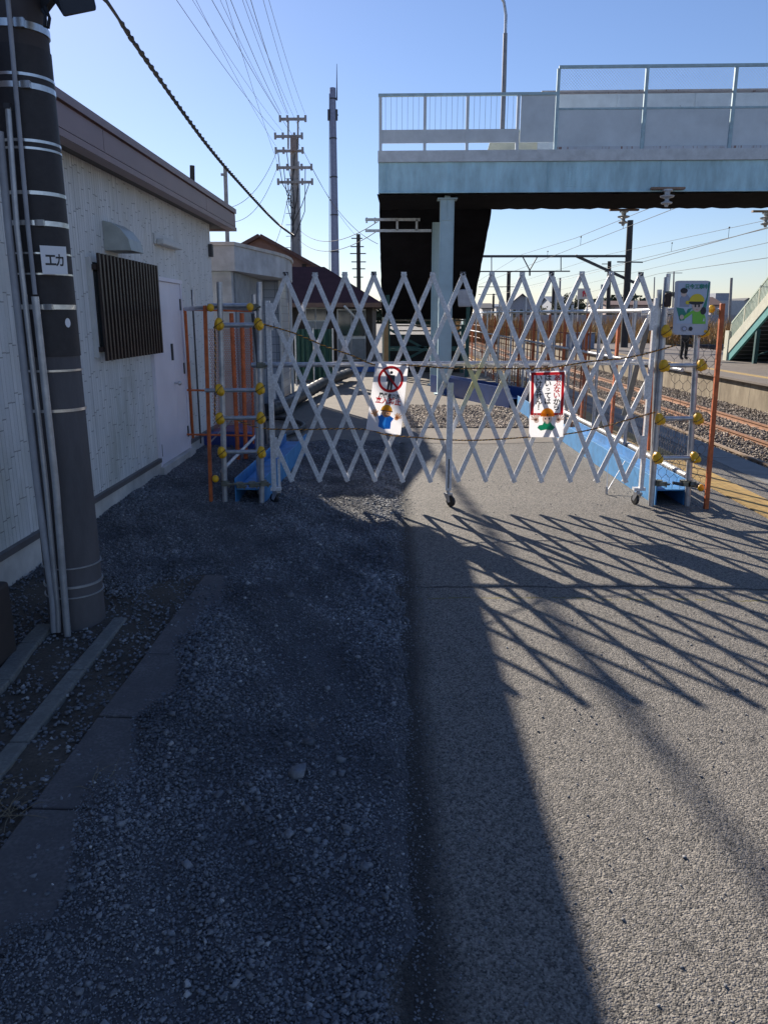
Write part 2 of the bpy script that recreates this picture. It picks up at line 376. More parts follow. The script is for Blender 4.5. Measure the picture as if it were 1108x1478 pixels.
WHITEP = mat('white_paint', (0.62, 0.62, 0.60), 0.5, 0, var=0.12, scale=5, bmp=0.05)
GLASS = mat('dark_glass', (0.035, 0.045, 0.05), 0.08, 0, var=0.3, scale=2, bmp=0, spec=0.9)
GREENNET = mat('green_net', (0.035, 0.10, 0.085), 0.8, 0, var=0.4, scale=9, bmp=0.5, bscale=40, stretch=(3, 3, .5))
DARKP = mat('dark_pole_concrete', (0.045, 0.042, 0.042), 0.8, 0, var=0.3, scale=3, bmp=0.2)
GREYP = mat('grey_pole_concrete', (0.36, 0.34, 0.33), 0.8, 0, var=0.3, scale=4, bmp=0.2)
WIRE = mat('wire_black', (0.03, 0.03, 0.032), 0.6, 0, var=0.2, bmp=0)
WIREG = mat('wire_grey', (0.10, 0.10, 0.11), 0.9, 0.0, var=0.2, bmp=0)
RAILS = mat('rusty_rail', (0.36, 0.18, 0.10), 0.7, 0.1, var=0.35, scale=9, bmp=0.3)
RAILT = mat('rail_top', (0.30, 0.22, 0.17), 0.4, 0.6, var=0.3, scale=9, bmp=0.1)
SLEEP = mat('sleeper', (0.20, 0.16, 0.12), 0.9, 0, var=0.4, scale=5, bmp=0.5)
HOSE = mat('black_hose', (0.022, 0.026, 0.032), 0.5, 0, var=0.3, bmp=0.1)
DRY = mat('dry_grass_blade', (0.42, 0.27, 0.11), 0.8, 0, var=0.5, scale=2, bmp=0)
LEAFD = mat('dark_leaf', (0.045, 0.06, 0.025), 0.7, 0, var=0.5, scale=2, bmp=0)
LEAFY = mat('yellowing_leaf', (0.16, 0.14, 0.04), 0.7, 0, var=0.5, scale=2, bmp=0)
ORMESH = mat('orange_sheet', (0.30, 0.15, 0.16), 0.6, 0, var=0.15, scale=5, bmp=0.1)
yellow_patch()
DSTEEL = mat('dark_steel', (0.07, 0.07, 0.075), 0.5, 0.5, var=0.3, bmp=0.1)
WHITEPL = m_translucent('sign_board_white', (0.80, 0.79, 0.82), 0.5)
def flat(name, col, tr=0.6): 
    if name not in MATS: MATS[name] = m_translucent(name, col, tr)
    return MATS[name]

# ------------------------------------------------------------------ ground
struct(MB().add([(-600, -60, -0.9), (900, -60, -0.9), (900, 1500, -0.9), (-600, 1500, -0.9)], [(0, 1, 2, 3)]).build('ground', BALB))
# raised path / old platform with its edge
mb = MB(); mb.box(-120, 4.08, -12, 260, -0.95, 0.0)
struct(mb.build('path', ASPH))
mb = MB()
for k in range(60):
    y0 = -2 + k * 1.0
    mb.box(3.70, 4.085, y0 + .01, y0 + .99, -0.25, 0.006 + random.uniform(-.003, .003))
struct(mb.build('platform_edge', CONC))
struct(MB().box(3.07, 3.37, -3, 60, -0.01, 0.008).build('tactile_paving', TACT))
# paler paving beyond the gate
mb = MB(); g = [(-1.3, 10.2), (1.2, 10.0), (2.9, 10.3), (2.9, 40), (-1.6, 60), (-1.5, 18), (-1.4, 13)]
mb.add([(x, y, .004) for x, y in g], [tuple(range(len(g)))]); struct(mb.build('far_pavement', PALE))

rng = np.random.default_rng(5)
def gh(x, y):
    """gravel surface height"""
    h = 0.012 * np.sin(x * 7 + 1.3 * np.sin(y * 3.1)) * np.sin(y * 5.3 + x * 2) + 0.006 * np.sin(x * 23 + y * 11) 
    h = h + 0.016
    h = h + 0.07 * np.clip((-1.3 - x) / 1.0, 0, 1) * np.clip((y - 4.3) / 2.0, 0, 1)
    h = h + 0.030 * np.exp(-((x + 0.88) / 0.18) ** 2) * np.clip((5.5 - y) / 2, 0, 1)
    h = h * np.clip((0.10 - x) / 0.12, 0, 1) - 0.014 * np.clip(x / 0.10, 0, 1) + 0.004 * np.sin(y * 4.3 + 2 * np.sin(y * 11)) * np.clip(1 + x / .1, 0, 1)
    return np.maximum(h, -0.02)
def sheet(name, x0, x1, y0, y1, st, fn, m, mask=None):
    xs = np.arange(x0, x1 + st / 2, st); ys = np.arange(y0, y1 + st / 2, st)
    X, Yy = np.meshgrid(xs, ys); Z = fn(X, Yy)
    vs = np.stack([X.ravel(), Yy.ravel(), Z.ravel()], 1); nx = len(xs); fs = []
    for j in range(len(ys) - 1):
        for i in range(nx - 1):
            if mask and not mask(xs[i], ys[j]): continue
            fs.append((j * nx + i, j * nx + i + 1, (j + 1) * nx + i + 1, (j + 1) * nx + i))
    me = bpy.data.meshes.new(name); me.from_pydata(vs.tolist(), [], fs); me.materials.append(m)
    for p in me.polygons: p.use_smooth = True
    o = bpy.data.objects.new(name, me); COL.objects.link(o); return o
CUBE = np.array([(-1, -1, -1), (1, -1, -1), (1, 1, -1), (-1, 1, -1), (-1, -1, 1), (1, -1, 1), (1, 1, 1), (-1, 1, 1)], float)
CF = np.array([(0, 3, 2, 1), (4, 5, 6, 7), (0, 1, 5, 4), (1, 2, 6, 5), (2, 3, 7, 6), (3, 0, 4, 7)])
def stones(name, P, size, m, flatness=(0.45, 0.9)):
    """one mesh of many angular stones; P = (n,3) centres, size = (n,) radii"""
    n = len(P); V = np.repeat(CUBE[None], n, 0) * 0.72
    V += rng.uniform(-0.42, 0.42, V.shape)
    V *= np.stack([rng.uniform(.75, 1.25, n), rng.uniform(.6, 1.0, n), rng.uniform(*flatness, n)], 1)[:, None, :]
    a = rng.uniform(0, 2 * np.pi, n); b = rng.uniform(-.6, .6, n); c, s = np.cos(a), np.sin(a); cb, sb = np.cos(b), np.sin(b)
    x, y, z = V[..., 0].copy(), V[..., 1].copy(), V[..., 2].copy()
    y, z = y * cb[:, None] - z * sb[:, None], y * sb[:, None] + z * cb[:, None]
    V[..., 0] = x * c[:, None] - y * s[:, None]; V[..., 1] = x * s[:, None] + y * c[:, None]; V[..., 2] = z
    V = V * size[:, None, None] + P[:, None, :]
    F = (CF[None] + (np.arange(n) * 8)[:, None, None]).reshape(-1, 4)
    me = bpy.data.meshes.new(name); me.vertices.add(n * 8); me.vertices.foreach_set('co', V.ravel())
    me.loops.add(F.size); me.loops.foreach_set('vertex_index', F.ravel().astype(np.int32))
    me.polygons.add(len(F)); me.polygons.foreach_set('loop_start', np.arange(0, F.size, 4, dtype=np.int32))
    me.update(calc_edges=True); me.materials.append(m)
    o = bpy.data.objects.new(name, me); COL.objects.link(o); return o

def gravel_zone(x, y):
    if y > 4.55: return x > -2.36 and x < 0.11
    return -0.98 < x < 0.11
struct(sheet('gravel_bed', -2.36, 0.12, 0.4, 10.2, 0.04, gh, GRAVB, lambda x, y: gravel_zone(x, y)))
struct(sheet('soil_bed', -2.5, -0.93, 0.6, 4.62, 0.05, lambda x, y: 0.019 + 0.012 * np.sin(x * 9 + y * 4) * np.sin(y * 7), SOIL))
def scatter(n, x0, x1, y0, y1, ok=None, ypow=1.0):
    x = rng.uniform(x0, x1, n); y = y0 + (y1 - y0) * rng.uniform(0, 1, n) ** ypow
    if ok is not None: k = ok(x, y); x, y = x[k], y[k]
    return x, y
def okg(x, y):
    e = 0.045 + 0.02 * np.sin(y * 3.1) + 0.015 * np.sin(y * 13.7)
    r = (x < e + rng.exponential(0.03, len(x))) & ((y > 4.5 + .3 * np.sin(x * 5)) | (x > -1.045 + 0.025 * np.sin(y * 2.7) + 0.02 * np.sin(y * 9) - rng.exponential(.03, len(x))))
    return r
x, y = scatter(260000, -2.34, 0.25, 0.9, 10.1, okg, 1.75)
sz = np.minimum(0.0020 + rng.gamma(1.5, 0.0011, len(x)), 0.012) * (1 + 0.16 * (y - 1.2)) * (0.8 + 0.22 * np.exp(-((x + .86) / .16) ** 2) * (y < 5) + 0.35 * np.exp(-((x + .12) / .10) ** 2) + 0.22 * np.sin(x * 5 + y * 1.9))
z = gh(x, y) + sz * 0.25 + rng.uniform(-.002, .003, len(x))
o = stones('gravel', np.stack([x, y, z], 1), sz, STONE); tag(o, 'loose dark crushed gravel covering the left half of the path', 'gravel', kind='stuff')
x, y = scatter(900, -0.95, 0.03, 0.9, 9.5, None, 1.3)
sz = .006 + rng.gamma(1.4, .0028, len(x)); z = gh(x, y) + sz * .25
o = stones('large_gravel', np.stack([x, y, z], 1), sz, STONE); tag(o, 'larger angular stones lying on top of the dark gravel', 'stones', kind='stuff')
# chips scattered on asphalt and soil
x, y = scatter(1500, 0.05, 3.0, 1.2, 9.5, None, 1.2); sz = rng.uniform(.002, .006, len(x)); sz[:5] = rng.uniform(.008, .013, 5)
x2, y2 = scatter(6000, -2.4, -1.2, 1.0, 4.75); s2 = rng.uniform(.003, .011, len(x2))
x3, y3 = scatter(500, -1.23, -.95, 1.0, 4.4); s3 = rng.uniform(.003, .010, len(x3))
x4 = 0.05 + rng.exponential(.06, 2600); y4 = 1.0 + 9 * rng.uniform(0, 1, 2600) ** 1.4; s4 = rng.uniform(.0015, .0045, 2600); x3 = np.concatenate([x3, x4]); y3 = np.concatenate([y3, y4]); s3 = np.concatenate([s3, s4]); z3 = np.concatenate([s3[:-2600] * .3 + .030, s4 * .3])
P = np.stack([np.concatenate([x, x2, x3]), np.concatenate([y, y2, y3]), np.concatenate([sz * .3, s2 * .3 + .022, z3])], 1)
o = stones('stone_chips', P, np.concatenate([sz, s2, s3]), STONE); tag(o, 'small stone chips strewn over the asphalt and the bare soil', 'stone chips', kind='stuff')
# heap strip of ballast across the path beyond the gate
x, y = scatter(20000, 0.15, 2.6, 11.5, 14.5, None); sz = rng.uniform(.008, .022, len(x))
hh = 0.02 * np.clip(np.minimum((y - 11.4) / .7, (14.6 - y) / .7), 0, 1) * np.clip((x + .1) / .5, 0.2, 1)
o = stones('gravel_heap', np.stack([x, y, rng.uniform(0, 1, len(x)) * hh + .01], 1), sz, BALLAST); tag(o, 'low grey ballast strip lying across the path beyond the gate', 'gravel', kind='stuff')
# track ballast
def okb(x, y): return rng.uniform(0, 1, len(x)) < 1
x, y = scatter(62000, 4.1, 9.9, 8.5, 46, None, 1.5); sz = np.full(len(x), .022) + rng.uniform(-.008, .010, len(x))
hz = -0.835 + 0.13 * np.exp(-((x - 7.0) / 1.4) ** 4) - 0.06 * np.exp(-((x - 8.9) / .7) ** 2) + 0.10 * np.exp(-((x - 4.3) / .5) ** 2)
o = stones('track_ballast', np.stack([x, y, hz + rng.uniform(-.02, .012, len(x))], 1), sz, BALLAST); tag(o, 'grey and rusty brown ballast around the railway track', 'ballast', kind='stuff')
bsheet = sheet('ballast_bed', 4.08, 10.0, 6, 120, 0.5, lambda x, y: -0.865 + 0.13 * np.exp(-((x - 7.0) / 1.4) ** 4) - 0.06 * np.exp(-((x - 8.9) / .7) ** 2), BALB); struct(bsheet)

# kerb slabs and concrete strips near the pole
mb = MB(); y0 = 1.0
while y0 < 4.3:
    L = 0.6; tz = random.uniform(-.006, .006)
    mb.prism([(-1.195, y0 + .006, .0), (-.92, y0 + .006, .0), (-.92, y0 + .006, .030 + tz), (-1.195, y0 + .006, .036 + tz)], (random.uniform(-.008, .008), L - .012, 0)); y0 += L
struct(mb.build('kerb', CONCD, bevel=0.006))
def strip(name, pts, w, h, label):
    mb = MB()
    for a, b_ in zip(pts[:-1], pts[1:]): 
        a = Vector((*a, h / 2 - .01)); b_ = Vector((*b_, h / 2 - .01)); d = (b_ - a).normalized() * .003
        mb.bar(a + d, b_ - d, w, h + .02)
    return struct(mb.build(name, CONC if 0 else mat('edging_concrete', (0.20, 0.20, 0.185), 0.85, var=0.35, scale=9, bmp=0.5, bscale=60, fine=.3), bevel=0.008), label)
strip('edging', [(-1.395, 1.9), (-1.425, 2.6), (-1.45, 3.22), (-1.47, 3.86)], .074, .040, None)
strip('edging', [(-1.80, 1.8), (-1.74, 2.55), (-1.74, 3.1), (-1.80, 3.5), (-1.82, 3.74)], .088, .05, None)
# dry weeds on the kerb
mb = MB()
for cx, cy, n in ((-1.27, 2.12, 16), (-1.42, 2.3, 9), (-0.98, 2.35, 5)):
    for i in range(n):
        a = random.uniform(0, 6.28); L = random.uniform(.08, .22); p = Vector((cx + random.uniform(-.05, .05), cy + random.uniform(-.05, .05), .03)); pts = [p]
        for k in range(4):
            a += random.uniform(-.5, .5); p = p + Vector((math.cos(a) * L / 4, math.sin(a) * L / 4, random.uniform(-.004, .014))); p.z = max(p.z, .03); pts.append(p)
        mb.tube(pts, [.0016, .0014, .0012, .001, .0006], 4)
tag(mb.build('dry_weeds', mat('straw', (0.22, 0.18, 0.12), .9, bmp=0)), 'pale dry weed stalks lying across the concrete kerb', 'weeds', kind='stuff')

# ------------------------------------------------------------------ station building on the left
B = thing('building', (-2.35, 6, 0), 'single storey building with pale vertical siding, brown fascia and white double door', 'building')
WX = -2.35; YE = 10.28
MB().box(-9.5, WX, -5, 7.55, .24, 2.77).box(-9.5, WX, 8.66, YE, .24, 2.77).box(-9.5, WX, 7.55, 8.66, 1.97, 2.77).box(-9.5, WX - .12, 7.56, 8.65, .1, 1.97).build('wall', SIDING, B)
MB().box(-9.4, WX + .02, -5, 7.53, -.05, .205).box(-9.4, WX + .02, 8.68, YE - .02, -.05, .205).build('foundation', CONCL, B)
MB().box(WX - .03, WX + .035, -5, 7.53, .205, .245).box(WX - .03, WX + .035, 8.68, YE, .205, .245).build('base_flashing', mat('base_flashing', (.13, .12, .12), .5, bmp=0), B)
FX = -2.15; FE = 10.98
mb = MB(); mb.box(-9.9, FX - .02, -5.5, FE - .02, 2.765, 2.99)
for a, b_ in ((-5.5, 2.2), (2.2, 6.15), (6.15, 9.35), (9.35, FE - .006)): mb.box(FX - .02, FX - .006, a + .004, b_ - .004, 2.793, 2.944)
mb.box(-9.9, FX - .003, FE - .02, FE - .006, 2.785, 2.955)
mb.box(-9.95, FX + .012, -5.6, FE + .012, 2.958, 3.015)
mb.box(FX - .10, FX + .008, -5.6, FE + .008, 2.735, 2.78); mb.box(-9.9, FX - .1, FE - .1, FE + .008, 2.735, 2.78)
rf = mb.build('roof', FASCIA, B)
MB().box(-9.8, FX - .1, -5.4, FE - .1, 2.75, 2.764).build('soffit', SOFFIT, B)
# window grille
wn = MB().box(WX - .02, WX + .02, 6.18, 7.66, 1.34, 2.02).build('window', GLASS, B)
mb = MB(); n = 19
for i in range(n):
    yy = 6.15 + (7.71 - 6.15) * (i + .5) / n; mb.box(WX + .060, WX + .080, yy - .024, yy + .010, 1.27, 2.085)
for zz in (1.36, 1.98): mb.box(WX + .040, WX + .058, 6.13, 7.73, zz - .02, zz + .02); mb.box(WX, WX + .039, 6.13, 6.17, zz - .02, zz + .02); mb.box(WX, WX + .039, 7.69, 7.73, zz - .02, zz + .02)
mb.build('window_grille', BROWNP, B)
MB().box(WX, WX + .03, 6.1, 6.15, 1.3, 2.05).build('window_frame', WHITEP, B)
# double door
for nm, y0, y1 in (('door', 7.575, 8.262), ('door', 8.268, 8.64)):
    d = MB().box(WX - .03, WX + .014, y0, y1, .16, 1.955).build(nm, DOORM, B, bevel=.003)
    if y0 < 8:
        MB().box(WX + .014, WX + .03, 8.17, 8.205, 1.17, 1.34).build('handle', DSTEEL, d)
        mb = MB(); mb.tube([(WX + .014, 8.215, .93), (WX + .05, 8.215, .93)], .012, 10); mb.blob((WX + .07, 8.215, .93), .024, .024, .024); mb.build('knob', BAND, d, smooth=True)
        MB().box(WX + .014, WX + .024, 7.58, 7.61, .25, .37).build('hinge', DSTEEL, d)
    else:
        for zz in (1.68, 1.0, .3): MB().box(WX + .014, WX + .024, 8.61, 8.638, zz, zz + .12).build('hinge', DSTEEL, d)
MB().box(WX - .03, WX + .03, 7.53, 7.572, .16, 1.97).box(WX - .03, WX + .03, 8.644, 8.684, .16, 1.97).box(WX - .03, WX + .035, 7.53, 8.684, 1.958, 1.995).build('door_frame', DOORM, B)
MB().box(WX - .05, WX + .06, 7.5, 8.75, .0, .155).build('door_step', CONCL, B)
# ventilation hood : quarter round profile
pts = [(WX, 6.52, 2.13), (WX + .22, 6.52, 2.13), (WX + .20, 6.52, 2.22), (WX + .14, 6.52, 2.30), (WX + .07, 6.52, 2.345), (WX, 6.52, 2.36)]
MB().prism(pts, (0, .32, 0)).build('vent_hood', mat('hood_paint', (.45, .48, .45), .5, bmp=.05), B, bevel=.004)
MB().box(WX, WX + .02, 7.86, 8.62, 2.30, 2.40, WHITEP).box(WX + .02, WX + .09, 7.90, 8.60, 2.30, 2.355, WHITEP).build('wall_lamp', WHITEP, B, bevel=.01)
MB().box(WX, WX + .05, 10.15, 10.22, 2.35, 2.5).build('junction_box', DSTEEL, B)

# ------------------------------------------------------------------ pole with conduits and bands
PX, PY = -1.695, 3.84
P0 = thing('utility_pole', (PX, PY, 0), 'thick dark round utility pole with steel bands and conduits beside the left building', 'utility pole')
def pr(z): return 0.142 - z * 0.0035
MB().lathe((PX, PY, 0), [(pr(0), -.05), (pr(1.5), 1.42)], 40).build('pole_base', POLEC, P0, smooth=True)
MB().lathe((PX, PY, 0), [(pr(1.4) + .004, 1.42), (pr(2.8) + .004, 2.76)], 40).build('pole_sheath', SHEATH, P0, smooth=True)
MB().lathe((PX, PY, 0), [(pr(2.8), 2.76), (pr(5), 5), (pr(10), 10.5)], 40).build('pole_top', mat('pole_concrete_top', (.055, .045, .045), .7, bmp=.2), P0, smooth=True)
for py, h in ((30, .030), (104, .012), (120, .024), (201, .012), (212, .010), (277, .016), (321, .022), (365, .008), (395, .008), (443, .022), (536, .010), (594, .014), (822, .006), (849, .012), (864, .006)):
    zz = at(90, py, PY - .14).z
    r = pr(zz) + .0065
    b_ = MB().lathe((PX, PY, zz), [(r - .004, -h / 2), (r, -h / 2), (r, h / 2), (r - .004, h / 2)], 40)
    if h > .02: b_.box(PX + .05, PX + .09, PY - r * .96, PY - r * .82, zz - h * .6, zz + h * .6)
    b_.build('steel_band', BAND if py < 700 else CONDUITG, P0, smooth=True)
def pipe(name, pxs, Y, r, m, par):
    return MB().tube([at(a, b_, Y) for a, b_ in pxs], r, 12).build(name, m, par, smooth=True)
yb = PY - .19
pipe('conduit', [(0, 190), (12.6, 330), (54, 700), (77, 870), (79, 912)], yb, .017, CONDUIT, P0)
pipe('conduit', [(12, 155), (25, 330), (67, 700), (84, 880), (85, 912)], yb - .005, .0125, CONDUITG, P0)
pipe('conduit', [(12, 0), (25, 150), (41, 330), (51, 425)], yb + .015, .010, CONDUIT, P0)
pipe('conduit', [(51, 428), (81, 700), (95, 880), (98, 918)], yb - .01, .017, CONDUITG, P0)
MB().box(at(8, 150, yb).x, at(16, 150, yb).x, yb - .02, yb + .02, at(12, 158, yb).z, at(12, 150, yb).z).build('conduit_cap', DSTEEL, P0)
# curved name plate wrapped on the pole
PLW = flat('plate_white', (.82, .82, .84), 0.0); INK = flat('ink_black', (.02, .02, .025), 0.0)
def wrap(u, v, r): 
    a = -math.pi / 2 + 0.52 + u / r
    return Vector((PX + r * math.cos(a), PY + r * math.sin(a), v))
NAMEPLATE = 1
# round sticker
zz = at(97, 466, PY - .1).z
mb = MB(); mb.add([wrap(.085 + .016 * math.cos(t), zz + .022 * math.sin(t), pr(zz) + .006) for t in [k * math.pi / 8 for k in range(16)]], [tuple(range(16))]); mb.build('sticker', PLW, P0)
# floodlight on the pole
L0 = thing('floodlight', (PX + .15, PY, 2.8), 'dark square floodlight mounted high on the thick left pole', 'floodlight')
a0 = at(66, 2, 3.74); c1 = at(92, 26, 3.60); c2 = at(141, 16, 3.66); c3 = at(120, -22, 3.9); c4 = at(68, -12, 3.86)
MB().prism([c1, c2, c3, c4], (-.02, -.0, .12)).build('housing', mat('lamp_housing', (.03, .03, .034), .45, .3, bmp=0), L0, bevel=.01)
ce = (c1 + c2 + c3 + c4) / 4; dn = Vector((.0003, 0, -.003))
MB().prism([ce + (p - ce) * .72 + dn for p in (c1, c2, c3, c4)], (0, 0, .002)).build('glass', mat('lamp_glass', (.20, .20, .19), .25, bmp=0), L0)
MB().bar((PX + .12, PY, 2.93), ce + Vector((-.05, .0, .06)), .03, .05).build('bracket', DSTEEL, L0)
MB().tube([at(62, 14, 3.72), at(66, 22, 3.70), at(65, 38, 3.68), at(70, 40, 3.68), at(72, 26, 3.7), at(66, 10, 3.72)], .007, 8).build('cable', RUBBER, L0, smooth=True)
# brown post stub bottom left
mb = MB(); mb.box(-2.02, -1.815, 3.20, 3.42, -.02, .40)
tag(mb.build('post', mat('brown_post', (.045, .035, .032), .7, bmp=.2), org=(-1.9, 3.3, 0), bevel=.02), 'low dark brown square post at the left edge beside the conduits', 'post')

# ------------------------------------------------------------------ accordion gate
GY = 6.62
x0 = at(412, 397, GY).x; CW = (at(925, 395, GY).x - x0) / 12
rows = [1.935, 1.645, 1.357, 1.070, .787, .508, .225]
G = thing('accordion_gate', (x0 + 6 * CW, GY, 0), 'silver folding lattice gate on casters across the path', 'gate')
def nd(k, j, x_off=0):      # node at row k, half column index j
    s = math.sin(j * 1.7 + k * .9)
    return Vector((x0 + j * CW / 2 + .003 * s, GY + .010 * math.sin(j * .55), rows[k] + .003 * math.sin(j * 2.3 + k)))
jmin, jmax = -1, 25
def slat(nodes, dy, nm='slat', m=None):
    mb = MB(); a, b_ = nodes[0], nodes[-1]
    d = (b_ - a).normalized(); a2 = a - d * .022; b2 = b_ + d * .022; off = Vector((0, dy, 0))
    up = Vector((0, 1, 0)); sd = d.cross(up).normalized()
    W = .034; t = .0035
    mb.bar(a2 + off, b2 + off, W, t, up=(0, 1, 0))
    for sgn in (-1, 1): mb.bar(a2 + off + sd * sgn * (W / 2 + .0002) + Vector((0, .007, 0)), b2 + off + sd * sgn * (W / 2 + .0002) + Vector((0, .007, 0)), .003, .014, up=(0, 1, 0))
    for p in nodes: 
        q = p + off; mb.tube([q + Vector((0, -.0015, 0)), q + Vector((0, -.008, 0))], .008, 8)
    return mb.build(nm, m or ALU, G)
for sgn, dy in ((1, -.012), (-1, .014)):
    for i in range(-4, 18):
        ns = []
        for k in range(7):
            j = 2 * i + sgn * k
            if jmin <= j <= jmax: ns.append(nd(k, j))
        if len(ns) >= 2: slat(ns, dy, m=ALU)
for j in range(0, 25, 2):
    p = nd(0, j); mb = MB(); mb.tube([p + Vector((0, -.028, .012)), p + Vector((0, .03, .012))], .011, 8); mb.box(p.x - .022, p.x + .022, p.y + .006, p.y + .012, p.z - .01, p.z + .034); mb.build('top_bolt', DSTEEL if j % 6 == 0 else GALV, G)
# posts
def gpost(x, zt, y, w=.045, lean=0.0):
    mb = MB(); mb.box(x - w / 2, x + w / 2, y - .022, y + .022, .13, zt)
    mb.box(x - w / 2 - .004, x + w / 2 + .004, y - .026, y + .026, .13, .16)
    return mb.build('post', ALU, G, bevel=.003)
def caster(x, y, yaw=0.0, m=DSTEEL):
    Rz = Matrix.Rotation(yaw, 4, 'Z')
    def T(p): return Rz @ Vector(p) + Vector((x, y, 0))
    mb = MB(); mb.tube([T((0, 0, .14)), T((0, 0, .108))], .016, 12)
    mb.prism([T((-.026, -.03, .104)), T((.026, -.03, .104)), T((.026, .03, .104)), T((-.026, .03, .104))], (0, 0, .012))
    for s in (-1, 1): mb.prism([T((s * .022, -.028, .105)), T((s * .022, .028, .105)), T((s * .022, .045, .045)), T((s * .022, .02, .035))], T((s * .003, 0, 0)) - T((0, 0, 0)))
    c = mb.build('caster', GALV, G)
    mb = MB(); prof = [(.02, -.014), (.042, -.014), (.047, -.009), (.047, .009), (.042, .014), (.02, .014)]
    vs = []; n = 24
    for r, t in prof:
        for k in range(n): vs.append(T((t, .033 + r * math.cos(2 * math.pi * k / n), .047 + r * math.sin(2 * math.pi * k / n))))
    fs = [(i * n + k, i * n + (k + 1) % n, (i + 1) * n + (k + 1) % n, (i + 1) * n + k) for i in range(len(prof) - 1) for k in range(n)] + [tuple(range(n)), tuple((len(prof) - 1) * n + k for k in range(n))[::-1]]
    mb.add(vs, fs); mb.build('wheel', RUBBER, c, smooth=True)
xl = nd(1, -1).x; xr = nd(1, 25).x
pl = MB(); pl.box(xl - .05, xl - .012, GY - .02, GY + .02, .15, 1.74); pl.box(xl - .012, xl + .012, GY - .026, GY - .018, 1.50, 1.72); pl.box(xl - .012, xl + .012, GY - .026, GY - .018, .93, 1.14); pl.box(xl - .012, xl + .012, GY - .026, GY - .018, .42, .6)
pl.box(xl - .06, xl + .03, GY - .03, GY + .03, .125, .15); pl.build('post', ALU, G)
MB().box(xl + .001, xl + .022, GY + .02, GY + .04, .15, .40).build('post_sleeve', ALU, G)
pp = MB(); pp.box(xr + .005, xr + .036, GY - .025, GY + .02, .16, 1.76); 
for zz in (1.50, .93, .42): pp.box(xr - .028, xr + .004, GY - .03, GY - .022, zz, zz + .20)
pp.box(xr - .045, xr + .055, GY - .03, GY + .03, .135, .16); pp.build('post', ALU, G)
xm = at(648, 640, GY - .05).x
pm = MB(); pm.box(xm - .026, xm + .026, GY - .062, GY - .030, .14, 1.07); pm.box(xm - .005, xm + .005, GY - .065, GY - .062, .16, .42, DSTEEL); pm.build('post', ALU, G, bevel=.004)
caster(xl - .01, GY, .9); caster(xm, GY - .046, -2.4); caster(xr, GY, .3)

# horizontal pipe behind the gate
gp = thing('scaffold_pipe', (0, GY + .12, 0), 'long horizontal steel pipe running right behind the lattice gate', 'pipe')
za = at(363, 527, GY + .12); zb_ = at(948, 523, GY + .12)
MB().tube([za, zb_], .0215, 14).build('pipe', GALV, gp, smooth=True)
for px in (583, 628, 680, 708, 752, 796): 
    p = at(px, 526, GY + .12); MB().tube([p - Vector((.03, 0, 0)), p + Vector((.03, 0, 0))], .027, 12).build('coupler', GALV, gp, smooth=True)

# rope helper
def rope(name, pts, r, label, turns=26):
    # smooth
    P = [Vector(p) for p in pts]; C = []
    for i in range(len(P) - 1):
        p0 = P[max(i - 1, 0)]; p1 = P[i]; p2 = P[i + 1]; p3 = P[min(i + 2, len(P) - 1)]
        n = max(2, int((p2 - p1).length / .012))
        for k in range(n):
            t = k / n; C.append(.5 * ((2 * p1) + (-p0 + p2) * t + (2 * p0 - 5 * p1 + 4 * p2 - p3) * t * t + (-p0 + 3 * p1 - 3 * p2 + p3) * t ** 3))
    C.append(P[-1])
    T = thing(name, P[0], label, 'rope'); 
    for s, m in ((0, mat('rope_yellow', (.62, .30, .05), .8, bmp=0)), (math.pi, mat('rope_black', (.05, .04, .04), .8, bmp=0))):
        L = 0; out = []
        for i, c in enumerate(C):
            if i: L += (c - C[i - 1]).length
            d = (C[min(i + 1, len(C) - 1)] - C[max(i - 1, 0)]).normalized(); a = d.cross(Vector((0, 0, 1))); a = a.normalized() if a.length > 1e-3 else Vector((1, 0, 0)); b_ = a.cross(d)
            t = L * turns + s; out.append(c + a * (r * .55 * math.cos(t)) + b_ * (r * .55 * math.sin(t)))
        MB().tube(out, r * .62, 5).build('strand', m, T, smooth=True)
    return T
def rp(l, Y): return [at(a, b_, Y) for a, b_ in l]
FY = GY - .05
rope('tiger_rope', rp([(380, 468), (425, 481), (470, 500), (505, 512), (543, 527), (590, 527), (640, 531), (690, 532), (740, 532), (790, 531), (850, 522), (905, 516), (948, 506), (975, 498)], FY), .0068, 'upper yellow and black twisted rope strung across the lattice gate', 120)
rope('tiger_rope', rp([(330, 600), (372, 617), (430, 620), (480, 619), (530, 620), (560, 628), (610, 632), (650, 635), (700, 635), (760, 631), (820, 626), (870, 616), (905, 606), (945, 595)], FY), .0062, 'lower yellow and black twisted rope strung across the lattice gate', 120)
rope('tiger_rope', rp([(310, 470), (311, 530), (310, 600)], GY + .02), .007, 'yellow and black rope hanging down behind the left scaffold pipe', 120)

